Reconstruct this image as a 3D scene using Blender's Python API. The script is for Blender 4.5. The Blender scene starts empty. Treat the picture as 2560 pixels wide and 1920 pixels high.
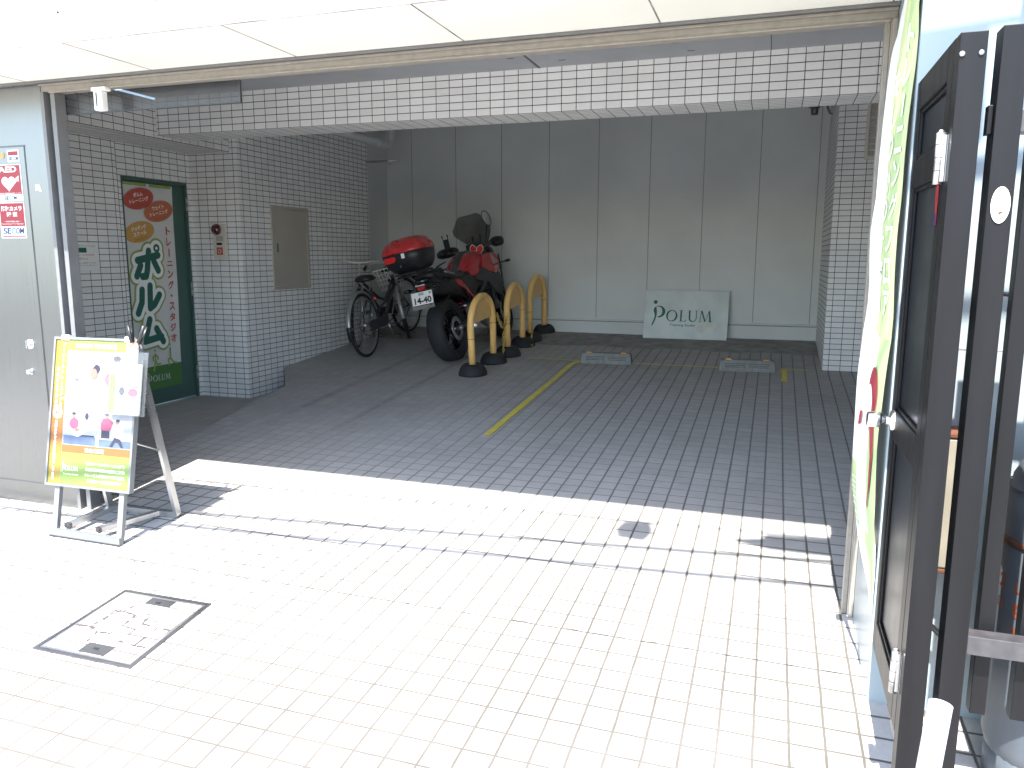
import bpy, bmesh, math, random
from mathutils import Vector, Matrix
random.seed(7)
R = math.radians
scn = bpy.context.scene
col = scn.collection

# ------------------------------------------------------------------ camera
cd = bpy.data.cameras.new('camera'); cam = bpy.data.objects.new('camera', cd); col.objects.link(cam)
cd.sensor_width = 36.0; cd.lens = 1937.587 / 2560 * 36.0; cd.clip_start = 0.05; cd.clip_end = 500
yaw, pit, rol = 0.3238845, 0.1626048, 0.0016440
B0 = Matrix(((1, 0, 0), (0, 0, -1), (0, 1, 0)))
Rz = Matrix(((math.cos(yaw), math.sin(yaw), 0), (-math.sin(yaw), math.cos(yaw), 0), (0, 0, 1)))
Rx = Matrix(((1, 0, 0), (0, math.cos(pit), -math.sin(pit)), (0, math.sin(pit), math.cos(pit))))
Rr = Matrix(((math.cos(rol), -math.sin(rol), 0), (math.sin(rol), math.cos(rol), 0), (0, 0, 1)))
W2C = Rr @ Rx @ B0 @ Rz
rot = Matrix((W2C[0], -W2C[1], -W2C[2])).transposed().to_4x4()
cam.matrix_world = Matrix.Translation((3.99386, -5.16682, 1.32286)) @ rot
scn.camera = cam

# ------------------------------------------------------------------ light
sun_to = Vector((-0.008, -0.63, 1.0)).normalized()          # direction towards the sun
sl = bpy.data.lights.new('sun', 'SUN'); sl.energy = 3.6; sl.angle = R(0.5); sl.color = (1.0, 0.965, 0.90)
sun = bpy.data.objects.new('sun', sl); col.objects.link(sun)
sun.rotation_euler = sun_to.to_track_quat('Z', 'Y').to_euler(); sun.location = (0, -10, 10)
world = bpy.data.worlds.new('World'); scn.world = world; world.use_nodes = True
nt = world.node_tree; bg = nt.nodes['Background']
sky = nt.nodes.new('ShaderNodeTexSky'); sky.sky_type = 'NISHITA'; sky.sun_disc = False
sky.sun_elevation = math.asin(sun_to.z); sky.sun_rotation = math.atan2(sun_to.x, sun_to.y)
nt.links.new(sky.outputs[0], bg.inputs[0]); bg.inputs[1].default_value = 0.15
vs = scn.view_settings
vs.view_transform = 'Standard'; vs.look = 'None'; vs.gamma = 1.0; vs.use_curve_mapping = False
vs.exposure = 2.4
scn.cycles.max_bounces = 12; scn.cycles.diffuse_bounces = 8; scn.cycles.use_denoising = True

# ------------------------------------------------------------------ materials
def mat(name, rgb, rough=0.6, metal=0.0, var=0.12, scale=8.0, bump=0.0, spec=0.5, coat=0.0, alpha=1.0, stretch=(1, 1, 1)):
    m = bpy.data.materials.new(name); m.use_nodes = True
    n = m.node_tree; b = n.nodes['Principled BSDF']; L = n.links.new
    tc = n.nodes.new('ShaderNodeTexCoord'); mp = n.nodes.new('ShaderNodeMapping'); mp.inputs['Scale'].default_value = stretch
    L(tc.outputs['Object'], mp.inputs[0])
    nz = n.nodes.new('ShaderNodeTexNoise'); nz.inputs['Scale'].default_value = scale; nz.inputs['Detail'].default_value = 6
    L(mp.outputs[0], nz.inputs['Vector'])
    mr = n.nodes.new('ShaderNodeMapRange'); L(nz.outputs[0], mr.inputs[0])
    mr.inputs[1].default_value = 0.3; mr.inputs[2].default_value = 0.7
    mr.inputs[3].default_value = 1 - var; mr.inputs[4].default_value = 1 + var
    mx = n.nodes.new('ShaderNodeVectorMath'); mx.operation = 'SCALE'; mx.inputs[0].default_value = rgb
    L(mr.outputs[0], mx.inputs['Scale']); L(mx.outputs[0], b.inputs['Base Color'])
    r2 = n.nodes.new('ShaderNodeMapRange'); L(nz.outputs[0], r2.inputs[0])
    r2.inputs[3].default_value = max(0.02, rough - 0.08); r2.inputs[4].default_value = min(1, rough + 0.08)
    L(r2.outputs[0], b.inputs['Roughness'])
    b.inputs['Metallic'].default_value = metal
    b.inputs['Specular IOR Level'].default_value = spec
    b.inputs['Coat Weight'].default_value = coat; b.inputs['Coat Roughness'].default_value = 0.08
    if bump:
        bp = n.nodes.new('ShaderNodeBump'); bp.inputs['Strength'].default_value = bump; bp.inputs['Distance'].default_value = 0.004
        L(nz.outputs[0], bp.inputs['Height']); L(bp.outputs[0], b.inputs['Normal'])
    if alpha < 1:
        b.inputs['Alpha'].default_value = alpha
    return m

class NB:
    """small node-maths helper"""
    def __init__(s, m): s.t = m.node_tree; s.n = s.t.nodes; s.L = s.t.links.new
    def m(s, op, a, b=0.0, c=0.0, clamp=False):
        x = s.n.new('ShaderNodeMath'); x.operation = op; x.use_clamp = clamp
        for i, v in enumerate((a, b, c)):
            if isinstance(v, (int, float)): x.inputs[i].default_value = v
            else: s.L(v, x.inputs[i])
        return x.outputs[0]
    def mixc(s, f, a, b):
        x = s.n.new('ShaderNodeMix'); x.data_type = 'RGBA'
        for i, v in ((0, f), (6, a), (7, b)):
            if isinstance(v, (int, float)): x.inputs[i].default_value = v
            elif isinstance(v, tuple): x.inputs[i].default_value = (*v, 1) if len(v) == 3 else v
            else: s.L(v, x.inputs[i])
        return x.outputs[2]
    def noise(s, vec, scale, detail=5, rough=0.6):
        x = s.n.new('ShaderNodeTexNoise'); x.inputs['Scale'].default_value = scale
        x.inputs['Detail'].default_value = detail; x.inputs['Roughness'].default_value = rough
        s.L(vec, x.inputs['Vector']); return x.outputs[0]
    def rng(s, v, a, b, c, d):
        x = s.n.new('ShaderNodeMapRange'); s.L(v, x.inputs[0])
        for i, k in enumerate((a, b, c, d)): x.inputs[i + 1].default_value = k
        return x.outputs[0]

def grid_mask(nb, u, v, gu, gv):
    """u,v in tile units -> 1 in the joint, plus a random value per tile"""
    fu = nb.m('FRACT', u); fv = nb.m('FRACT', v)
    du = nb.m('MINIMUM', fu, nb.m('SUBTRACT', 1, fu)); dv = nb.m('MINIMUM', fv, nb.m('SUBTRACT', 1, fv))
    a = nb.rng(du, gu * 0.7, gu * 1.3, 1, 0); b = nb.rng(dv, gv * 0.7, gv * 1.3, 1, 0)
    j = nb.m('MAXIMUM', a, b)
    cx = nb.n.new('ShaderNodeCombineXYZ'); nb.L(nb.m('FLOOR', u), cx.inputs[0]); nb.L(nb.m('FLOOR', v), cx.inputs[1])
    wn = nb.n.new('ShaderNodeTexWhiteNoise'); wn.noise_dimensions = '2D'; nb.L(cx.outputs[0], wn.inputs['Vector'])
    return j, wn.outputs['Value']

def wall_tile(name, ox, oy, oz, rgb=(0.62, 0.60, 0.60)):
    """glazed wall tiles 100 x 50 mm with dark joints"""
    m = bpy.data.materials.new(name); m.use_nodes = True; nb = NB(m); b = nb.n['Principled BSDF']
    g = nb.n.new('ShaderNodeNewGeometry')
    sp = nb.n.new('ShaderNodeSeparateXYZ'); nb.L(g.outputs['Position'], sp.inputs[0])
    sn = nb.n.new('ShaderNodeSeparateXYZ'); nb.L(g.outputs['True Normal'], sn.inputs[0])
    xf = nb.m('GREATER_THAN', nb.m('ABSOLUTE', sn.outputs[0]), 0.5)       # wall facing x
    zf = nb.m('GREATER_THAN', nb.m('ABSOLUTE', sn.outputs[2]), 0.5)       # underside
    X = nb.m('DIVIDE', nb.m('SUBTRACT', sp.outputs[0], ox), 0.1)
    Y = nb.m('DIVIDE', nb.m('SUBTRACT', sp.outputs[1], oy), 0.1)
    Z = nb.m('DIVIDE', nb.m('SUBTRACT', sp.outputs[2], oz), 0.05)
    Y2 = nb.m('DIVIDE', nb.m('SUBTRACT', sp.outputs[1], oy), 0.05)
    u = nb.m('ADD', nb.m('MULTIPLY', xf, Y), nb.m('MULTIPLY', nb.m('SUBTRACT', 1, xf), X))
    v = nb.m('ADD', nb.m('MULTIPLY', zf, Y2), nb.m('MULTIPLY', nb.m('SUBTRACT', 1, zf), Z))
    j, rv = grid_mask(nb, u, v, 0.024, 0.05)
    big = nb.noise(g.outputs['Position'], 1.6, 4)
    fine = nb.noise(g.outputs['Position'], 60, 3)
    br = nb.m('MULTIPLY', nb.rng(rv, 0, 1, 0.94, 1.04), nb.m('MULTIPLY', nb.rng(big, .3, .7, 0.95, 1.05), nb.rng(fine, .3, .7, .97, 1.03)))
    sc = nb.n.new('ShaderNodeVectorMath'); sc.operation = 'SCALE'; sc.inputs[0].default_value = rgb; nb.L(br, sc.inputs['Scale'])
    c = nb.mixc(j, sc.outputs[0], (0.055, 0.05, 0.05))
    nb.L(c, b.inputs['Base Color'])
    nb.L(nb.m('ADD', nb.m('MULTIPLY', j, 0.45), 0.42), b.inputs['Roughness'])
    b.inputs['Specular IOR Level'].default_value = 0.3
    bp = nb.n.new('ShaderNodeBump'); bp.inputs['Strength'].default_value = 0.6; bp.inputs['Distance'].default_value = 0.002
    nb.L(nb.m('SUBTRACT', 1, j), bp.inputs['Height']); nb.L(bp.outputs[0], b.inputs['Normal'])
    return m

def floor_tile():
    m = bpy.data.materials.new('floor_tile'); m.use_nodes = True; nb = NB(m); b = nb.n['Principled BSDF']
    g = nb.n.new('ShaderNodeNewGeometry')
    sp = nb.n.new('ShaderNodeSeparateXYZ'); nb.L(g.outputs['Position'], sp.inputs[0])
    x, y = sp.outputs[0], sp.outputs[1]
    outm = nb.m('LESS_THAN', y, -1.2)
    dd = nb.m('MAXIMUM', nb.m('SUBTRACT', -1.2, y), 0.0)
    dd = nb.m('MINIMUM', dd, 2.0)
    p = nb.m('ADD', nb.m('MULTIPLY', dd, 0.0031), 0.1008)
    u = nb.m('DIVIDE', nb.m('SUBTRACT', x, 3.9), p)
    vo = nb.m('ADD', nb.m('DIVIDE', nb.m('ADD', y, 1.2), 0.1045), 11.53)
    vi = nb.m('ADD', nb.m('DIVIDE', nb.m('ADD', y, 1.2), 0.1005), 11.53)
    v = nb.m('ADD', nb.m('MULTIPLY', outm, vo), nb.m('MULTIPLY', nb.m('SUBTRACT', 1, outm), vi))
    wob = nb.noise(g.outputs['Position'], 14, 3)
    wo = nb.m('MULTIPLY', nb.m('SUBTRACT', wob, 0.5), 0.05)
    ju, rv = grid_mask(nb, nb.m('ADD', u, wo), 0.5, 0.047, 0.01)
    jv, rv0 = grid_mask(nb, 0.5, nb.m('ADD', v, wo), 0.01, 0.046)
    j_, rv = grid_mask(nb, nb.m('ADD', u, wo), nb.m('ADD', v, wo), 0.036, 0.036)
    # indoor joints are dusty, and paled further to suit the shade, most of all the cross joints and the bay on the left
    ind = nb.rng(y, -1.9, -0.1, 0, 1); lft = nb.m('MULTIPLY', ind, nb.rng(x, 1.3, 2.7, 1, 0))
    ju = nb.m('MULTIPLY', ju, nb.m('SUBTRACT', 1, nb.m('MULTIPLY', lft, .78)))
    jv = nb.m('MULTIPLY', jv, nb.m('SUBTRACT', 1, nb.m('ADD', nb.m('MULTIPLY', ind, .55), nb.m('MULTIPLY', lft, .30), clamp=True)))
    j = nb.m('MAXIMUM', ju, jv)
    # the joints are filled to a different depth from place to place
    fill = nb.noise(g.outputs['Position'], 1.7, 6, 0.7)
    jf = nb.m('MULTIPLY', j, nb.rng(fill, 0.30, 0.60, 0.86, 1.0))
    big = nb.noise(g.outputs['Position'], 0.9, 6, .65); fine = nb.noise(g.outputs['Position'], 240, 4, .8); med = nb.noise(g.outputs['Position'], 18, 5)
    br = nb.m('MULTIPLY', nb.m('MULTIPLY', nb.rng(rv, 0, 1, 0.94, 1.05), nb.rng(big, .3, .7, 0.90, 1.08)), nb.m('MULTIPLY', nb.rng(fine, .3, .7, .86, 1.12), nb.rng(med, .3, .7, .94, 1.05)))
    sc = nb.n.new('ShaderNodeVectorMath'); sc.operation = 'SCALE'; sc.inputs[0].default_value = (0.39, 0.375, 0.355); nb.L(br, sc.inputs['Scale'])
    # dark tyre tracks worn into the parking bay, along y
    tr = nb.m('ADD', nb.rng(nb.m('ABSOLUTE', nb.m('SUBTRACT', x, nb.m('ADD', 0.98, nb.m('MULTIPLY', wob, .05)))), 0.0, 0.05, 1, 0), nb.rng(nb.m('ABSOLUTE', nb.m('SUBTRACT', x, 0.42)), 0.0, 0.05, 1, 0))
    tr = nb.m('MULTIPLY', nb.m('MINIMUM', tr, 1), nb.m('MULTIPLY', nb.rng(y, -0.8, 0.3, 0, 1), nb.rng(med, .35, .6, .1, .55)))
    c0 = nb.mixc(tr, sc.outputs[0], (0.13, 0.12, 0.12))
    # iron-brown stains
    st = nb.rng(nb.noise(g.outputs['Position'], 3.1, 8, .75), 0.66, 0.80, 0, 0.35)
    c1 = nb.mixc(st, c0, (0.30, 0.24, 0.19))
    jc = nb.mixc(nb.rng(big, .35, .6, 0, 1), (0.072, 0.064, 0.056), (0.10, 0.09, 0.078))
    jc = nb.mixc(nb.rng(y, -1.5, -0.9, 0, 1), jc, (0.15, 0.14, 0.133))  # joint colour set by the light: darker in the sun, paler in the shade
    c = nb.mixc(jf, c1, jc)
    nb.L(c, b.inputs['Base Color']); b.inputs['Roughness'].default_value = 0.7; b.inputs['Specular IOR Level'].default_value = 0.28
    bp = nb.n.new('ShaderNodeBump'); bp.inputs['Strength'].default_value = 0.5; bp.inputs['Distance'].default_value = 0.003
    nb.L(nb.m('ADD', nb.m('SUBTRACT', 1, j), nb.m('MULTIPLY', fine, .25)), bp.inputs['Height']); nb.L(bp.outputs[0], b.inputs['Normal'])
    return m

def brushed(name, rgb, rough, metal=1.0, axis=2):
    s = [260, 260, 260]; s[axis] = 2.0
    m = mat(name, rgb, rough, metal, var=0.025, scale=1.0, stretch=tuple(s)); return m

M = {}
M['wall_tile'] = wall_tile('wall_tile', 0.012, 0.017, 0.035, (0.77, 0.765, 0.755))
M['beam_tile'] = wall_tile('beam_tile', 0.0, 0.0, 0.0204, (0.86, 0.85, 0.83))
M['bulk_tile'] = wall_tile('bulkhead_tile', 0.0, 0.067, 0.0, (0.76, 0.745, 0.72))
M['pier_tile'] = wall_tile('pier_tile', 0.0056, 0.03, 0.0385, (0.73, 0.73, 0.72))
M['floor'] = floor_tile()
M['asphalt'] = mat('asphalt', (0.09, 0.09, 0.09), 0.9, scale=90, var=.3, bump=.5)
M['concrete'] = mat('concrete', (0.26, 0.245, 0.23), 0.85, scale=9, var=.28, bump=.4)
M['concrete_pale'] = mat('pale_concrete', (0.36, 0.35, 0.33), 0.85, scale=14, var=.14, bump=.35)
M['panel'] = mat('grey_wall_panel', (0.58, 0.60, 0.59), 0.55, scale=1.3, var=.07, bump=.03)
M['panel_joint'] = mat('panel_joint', (0.24, 0.25, 0.24), 0.6)
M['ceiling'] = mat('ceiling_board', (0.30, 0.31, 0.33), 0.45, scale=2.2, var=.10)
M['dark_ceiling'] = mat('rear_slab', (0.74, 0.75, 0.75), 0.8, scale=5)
M['cladding'] = mat('white_cladding', (0.86, 0.85, 0.78), 0.38, scale=2.0, var=.03)
M['clad_grey'] = mat('pale_blue_cladding', (0.27, 0.32, 0.34), 0.3, scale=1.0, var=.05)
M['joint'] = mat('sealant', (0.24, 0.21, 0.20), 0.8, var=.7, scale=5)
M['steel'] = brushed('brushed_steel', (0.22, 0.222, 0.22), 0.30)
M['steel_dark'] = mat('dark_groove', (0.055, 0.062, 0.075), 0.5)
M['alu'] = mat('aluminium', (0.16, 0.16, 0.16), 0.42, metal=.15, scale=20, var=.08)
M['alu_beige'] = mat('aged_aluminium', (0.27, 0.245, 0.21), 0.5, metal=.1, scale=30, var=.12)
M['chrome'] = mat('chrome', (0.82, 0.82, 0.82), 0.12, metal=1, var=.02)
M['white_alu'] = mat('white_aluminium', (0.15, 0.157, 0.16), 0.35, metal=.05, var=.03)
M['white'] = mat('white_plastic', (0.80, 0.80, 0.78), 0.4, var=.03)
M['offwhite'] = mat('ivory_plastic', (0.60, 0.57, 0.49), 0.45, var=.04)
M['beige'] = mat('beige_sheet_metal', (0.42, 0.385, 0.33), 0.5, var=.05, scale=3)
M['black'] = mat('black_plastic', (0.012, 0.013, 0.015), 0.42, var=.2)
M['black_gloss'] = mat('black_gloss', (0.010, 0.011, 0.014), 0.16, var=.1, coat=.6)
M['rubber'] = mat('rubber', (0.020, 0.021, 0.024), 0.75, var=.25, scale=30, bump=.2)
M['grey_dark'] = mat('dark_grey', (0.05, 0.052, 0.056), 0.5)
M['gunmetal'] = mat('gunmetal', (0.13, 0.13, 0.14), 0.38, metal=.8)
M['engine'] = mat('engine_metal', (0.07, 0.07, 0.075), 0.45, metal=.6, scale=20)
M['silver'] = mat('silver', (0.50, 0.50, 0.50), 0.3, metal=.9)
M['red_paint'] = mat('red_paint', (0.42, 0.018, 0.022), 0.22, var=.03, coat=.8)
M['red_lid'] = mat('red_lid', (0.48, 0.028, 0.030), 0.28, var=.03, coat=.4)
M['red_lens'] = mat('red_lens', (0.62, 0.02, 0.02), 0.12, var=.05, coat=1)
M['yellow'] = mat('yellow_paint', (0.86, 0.53, 0.18), 0.42, var=.07, scale=5)
M['tape'] = mat('yellow_tape', (0.66, 0.56, 0.07), 0.55, var=.14, scale=18)
M['bright'] = mat('bright_plating', (0.62, 0.62, 0.60), 0.3, metal=.25)
M['fender'] = mat('mudguard_steel', (0.34, 0.34, 0.33), 0.32, metal=.5)
M['chain'] = mat('yellow_chain', (0.55, 0.38, 0.09), 0.5, var=.2)
M['amber'] = mat('amber_reflector', (0.95, 0.42, 0.03), 0.2, var=.1, coat=1)
M['green_door'] = mat('green_steel', (0.055, 0.115, 0.095), 0.45, var=.05, scale=3)
M['banner_cloth'] = mat('banner_cloth', (0.62, 0.62, 0.60), 0.7, var=.05, scale=6)
M['olive'] = mat('olive_print', (0.27, 0.36, 0.10), 0.7, var=.04)
M['lime'] = mat('lime_print', (0.27, 0.46, 0.07), 0.7, var=.05)
M['bottle'] = mat('dark_green_print', (0.025, 0.12, 0.085), 0.7, var=.04)
M['band_green'] = mat('green_band_print', (0.07, 0.19, 0.05), 0.7, var=.04)
M['red_print'] = mat('red_print', (0.48, 0.085, 0.065), 0.65, var=.03)
M['orange_print'] = mat('orange_print', (0.50, 0.15, 0.07), 0.65, var=.03)
M['amber_print'] = mat('amber_print', (0.54, 0.30, 0.09), 0.65, var=.03)
M['white_print'] = mat('white_print', (0.80, 0.80, 0.78), 0.65, var=.02)
M['dark_print'] = mat('dark_print', (0.06, 0.05, 0.05), 0.7, var=.05)
M['brown_print'] = mat('brown_print', (0.25, 0.10, 0.04), 0.7, var=.05)
M['blue_print'] = mat('blue_print', (0.004, 0.014, 0.12), 0.5, var=.03)
M['cyan_print'] = mat('cyan_print', (0.02, 0.16, 0.22), 0.5, var=.03)
M['sticker_red'] = mat('sticker_red', (0.26, 0.004, 0.014), 0.35, var=.03)
M['gate'] = mat('gate_aluminium', (0.0065, 0.0063, 0.0072), 0.42, metal=.0, var=.18, scale=22, spec=.22, stretch=(1, 1, .1))
M['gate_panel'] = mat('gate_sheet', (0.012, 0.014, 0.018), 0.32, metal=.0, var=.08, spec=.3)
M['gate_rail'] = mat('gate_rail_weathered', (0.045, 0.042, 0.045), 0.4, metal=.0, var=.25, scale=30)
M['hoop_dirt'] = mat('scuffed_yellow', (0.40, 0.22, 0.06), 0.6, var=.35, scale=30)
M['logo_green'] = mat('logo_green', (0.012, 0.10, 0.065), 0.5, var=.05)
M['board'] = mat('grey_board', (0.60, 0.65, 0.63), 0.5, var=.12, scale=4)
M['board_worn'] = mat('worn_board_patch', (0.60, 0.60, 0.55), 0.6, var=.12, scale=14)
M['poster'] = mat('poster_paper', (0.86, 0.85, 0.83), 0.4, var=.02)
M['poster_orange'] = mat('poster_orange', (0.22, 0.075, 0.018), 0.45, var=.05)
M['poster_yellow'] = mat('poster_yellow', (0.23, 0.20, 0.035), 0.45, var=.06)
M['poster_green'] = mat('poster_green', (0.135, 0.205, 0.040), 0.45, var=.06)
M['poster_pink'] = mat('poster_pink', (0.22, 0.045, 0.085), 0.45, var=.1)
M['poster_blue'] = mat('poster_blue', (0.060, 0.085, 0.15), 0.45, var=.25, scale=14)
M['poster_skin'] = mat('poster_skin', (0.20, 0.115, 0.085), 0.45, var=.05)
M['poster_photo'] = mat('poster_photo', (0.26, 0.27, 0.30), 0.45, var=.2, scale=10)
M['poster_dark'] = mat('poster_dark', (0.020, 0.018, 0.035), 0.45, var=.1)
M['flag'] = mat('flag_white', (0.80, 0.84, 0.82), 0.6, var=.03)
M['flag_green'] = mat('flag_green', (0.42, 0.54, 0.26), 0.6, var=.06, scale=3)
M['flag_lime'] = mat('flag_lime', (0.58, 0.64, 0.34), 0.6, var=.06, scale=3)
M['flag_red'] = mat('flag_red', (0.30, 0.030, 0.045), 0.6, var=.05)
M['flag_skin'] = mat('flag_skin', (0.85, 0.72, 0.62), 0.6, var=.02)
M['cyl'] = mat('grey_cylinder_paint', (0.075, 0.088, 0.105), 0.5, var=.16, scale=4, stretch=(3, 3, .6))
M['rust'] = mat('rust', (0.09, 0.03, 0.012), 0.85, var=.5, scale=30)
M['orange_letter'] = mat('orange_stencil', (0.30, 0.07, 0.02), 0.6, var=.2, scale=20)
M['pvc'] = mat('pvc_pipe', (0.40, 0.43, 0.52), 0.35, var=.03)
M['basket'] = mat('basket_wire', (0.75, 0.75, 0.72), 0.4, metal=.0)
M['frame_brown'] = mat('bicycle_paint', (0.035, 0.032, 0.036), 0.4, coat=.3)
M['grout_dark'] = mat('dark_joint', (0.06, 0.055, 0.05), 0.9)
M['stop'] = mat('stop_concrete', (0.22, 0.225, 0.215), 0.85, scale=16, var=.16, bump=.35)
M['stop_rib'] = mat('stop_rib', (0.10, 0.105, 0.10), 0.85, var=.2)
M['wood'] = mat('utility_wood', (0.20, 0.19, 0.18), 0.85)

def glass(name, rgb, alpha, rough=0.05):
    m = bpy.data.materials.new(name); m.use_nodes = True; nb = NB(m); n = nb.n
    out = n['Material Output']; b = n['Principled BSDF']
    b.inputs['Base Color'].default_value = (*rgb, 1); b.inputs['Roughness'].default_value = rough; b.inputs['Specular IOR Level'].default_value = .8
    tc = n.new('ShaderNodeTexCoord'); nz = nb.noise(tc.outputs['Object'], 7, 3)
    tr = n.new('ShaderNodeBsdfTransparent'); mx = n.new('ShaderNodeMixShader')
    nb.L(nb.rng(nz, .3, .7, alpha - .04, alpha + .04), mx.inputs[0]); nb.L(tr.outputs[0], mx.inputs[1]); nb.L(b.outputs[0], mx.inputs[2]); nb.L(mx.outputs[0], out.inputs[0])
    return m
M['smoke'] = glass('smoked_screen', (0.05, 0.05, 0.045), 0.50)
M['smoke_glass'] = glass('tinted_glass', (0.035, 0.036, 0.042), 0.55, 0.25)
M['clear'] = glass('clear_acrylic', (0.20, 0.21, 0.22), 0.16)

# ------------------------------------------------------------------ mesh helpers
class MB:
    def __init__(s): s.bm = bmesh.new(); s.mi = 0
    def _faces(s, fs):
        for f in fs: f.material_index = s.mi
        return fs
    def box(s, x0, x1, y0, y1, z0, z1, bev=0.0, seg=2, mtx=None):
        r = bmesh.ops.create_cube(s.bm, size=1.0)
        vs_ = r['verts']
        for v in vs_:
            v.co = Vector(((x0 + x1) / 2 + v.co.x * (x1 - x0), (y0 + y1) / 2 + v.co.y * (y1 - y0), (z0 + z1) / 2 + v.co.z * (z1 - z0)))
        fs = set(f for v in vs_ for f in v.link_faces); s._faces(fs)
        if bev > 0:
            es = set(e for v in vs_ for e in v.link_edges)
            rr = bmesh.ops.bevel(s.bm, geom=list(es), offset=bev, segments=seg, profile=0.5, affect='EDGES')
            s._faces(rr['faces']); vs_ = list(set(v for f in rr['faces'] for v in f.verts) | set(v for v in vs_ if v.is_valid))
            vs_ = s._island(vs_)
        if mtx is not None:
            for v in vs_: v.co = mtx @ v.co
        return s
    def _island(s, seed):
        seen = set(seed); st = list(seed)
        while st:
            v = st.pop()
            for e in v.link_edges:
                o = e.other_vert(v)
                if o not in seen: seen.add(o); st.append(o)
        return list(seen)
    def quad(s, *p):
        f = s.bm.faces.new([s.bm.verts.new(Vector(q)) for q in p]); f.material_index = s.mi; return s
    def poly(s, pts): return s.quad(*pts)
    def prism(s, pts, dvec):
        """extrude polygon pts (3d) by dvec"""
        d = Vector(dvec); a = [s.bm.verts.new(Vector(p)) for p in pts]; b = [s.bm.verts.new(Vector(p) + d) for p in pts]
        fs = [s.bm.faces.new(a), s.bm.faces.new(list(reversed(b)))]
        n = len(a)
        for i in range(n): fs.append(s.bm.faces.new([a[i], b[i], b[(i + 1) % n], a[(i + 1) % n]]))
        s._faces(fs); return s
    def tube(s, pts, r, n=8, caps=True, closed=False, flat=None):
        pts = [Vector(p) for p in pts]; rs = r if isinstance(r, (list, tuple)) else [r] * len(pts)
        rings = []; N = len(pts); up = None
        for i, p in enumerate(pts):
            if closed: t = (pts[(i + 1) % N] - pts[i - 1]).normalized()
            else: t = (pts[min(i + 1, N - 1)] - pts[max(i - 1, 0)]).normalized()
            if up is None:
                a = Vector((0, 0, 1)) if abs(t.z) < .9 else Vector((1, 0, 0)); up = (a - t * a.dot(t)).normalized()
            else:
                up = (up - t * up.dot(t)); up = up.normalized() if up.length > 1e-6 else Vector((1, 0, 0))
            si = t.cross(up)
            k = flat if flat else 1.0
            rings.append([s.bm.verts.new(p + (up * math.cos(2 * math.pi * q / n) + si * math.sin(2 * math.pi * q / n) * k) * rs[i]) for q in range(n)])
        fs = []
        for i in range(N if closed else N - 1):
            A, Bq = rings[i], rings[(i + 1) % N]
            for q in range(n): fs.append(s.bm.faces.new([A[q], A[(q + 1) % n], Bq[(q + 1) % n], Bq[q]]))
        if caps and not closed: fs.append(s.bm.faces.new(list(reversed(rings[0])))); fs.append(s.bm.faces.new(rings[-1]))
        for f in fs: f.smooth = True
        s._faces(fs); return s
    def lathe(s, prof, n=32, axis='Z', org=(0, 0, 0), closed=False):
        """prof: list of (r, h) about the axis"""
        org = Vector(org); rings = []
        for (r, h) in prof:
            ring = []
            for k in range(n):
                a = 2 * math.pi * k / n; c, d = math.cos(a) * r, math.sin(a) * r
                p = {'Z': (c, d, h), 'Y': (d, h, c), 'X': (h, c, d)}[axis]
                ring.append(s.bm.verts.new(org + Vector(p)))
            rings.append(ring)
        fs = []; m_ = len(rings)
        for i in range(m_ if closed else m_ - 1):
            A, Bq = rings[i], rings[(i + 1) % m_]
            for k in range(n):
                fs.append(s.bm.faces.new([A[k], A[(k + 1) % n], Bq[(k + 1) % n], Bq[k]]))
        for f in fs: f.smooth = True
        s._faces(fs); return s
    def blob(s, secs, n=16, e=2.4, caps=True):
        """loft along local x; secs = (x, y, z, half width, half height[, e])"""
        rings = []
        for q in secs:
            x, y, z, w, h = q[:5]; ee = q[5] if len(q) > 5 else e; ring = []
            for k in range(n):
                a = 2 * math.pi * (k + .5) / n; c, d = math.cos(a), math.sin(a)
                ring.append(s.bm.verts.new((x, y + w * math.copysign(abs(c) ** (2 / ee), c), z + h * math.copysign(abs(d) ** (2 / ee), d))))
            rings.append(ring)
        fs = []
        for i in range(len(rings) - 1):
            for k in range(n): fs.append(s.bm.faces.new([rings[i][k], rings[i][(k + 1) % n], rings[i + 1][(k + 1) % n], rings[i + 1][k]]))
        if caps: fs.append(s.bm.faces.new(list(reversed(rings[0])))); fs.append(s.bm.faces.new(rings[-1]))
        for f in fs: f.smooth = True
        s._faces(fs); return s
    def build(s, name, mats, parent=None, world=False, smooth=None, sub=0):
        bmesh.ops.recalc_face_normals(s.bm, faces=s.bm.faces)
        me = bpy.data.meshes.new(name); s.bm.to_mesh(me); s.bm.free()
        for m in (mats if isinstance(mats, (list, tuple)) else [mats]): me.materials.append(M[m] if isinstance(m, str) else m)
        if smooth is not None:
            for p in me.polygons: p.use_smooth = smooth
        o = bpy.data.objects.new(name, me); col.objects.link(o)
        if parent is not None:
            o.parent = parent
            if world or parent.get('_w'): o.location = -chain_loc(parent)
        if sub:
            md = o.modifiers.new('sub', 'SUBSURF'); md.levels = sub; md.render_levels = sub
        return o

def chain_loc(o):
    v = Vector((0, 0, 0))
    while o is not None: v += o.location; o = o.parent
    return v
def tag(o, label=None, cat=None, group=None, kind=None):
    if label: o['label'] = label
    if cat: o['category'] = cat
    if group: o['group'] = group
    if kind: o['kind'] = kind
    return o
def thing(name, label, cat, loc=(0, 0, 0), rz=0.0, group=None, world=True):
    o = bpy.data.objects.new(name, None); col.objects.link(o); o.location = loc; o.rotation_euler = (0, 0, rz)
    o.empty_display_size = .1
    if world: o['_w'] = 1
    return tag(o, label, cat, group)
def copy_tree(o, parent=None):
    c = o.copy(); col.objects.link(c); c.parent = parent
    for ch in list(o.children): copy_tree(ch, c)
    return c

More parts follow.
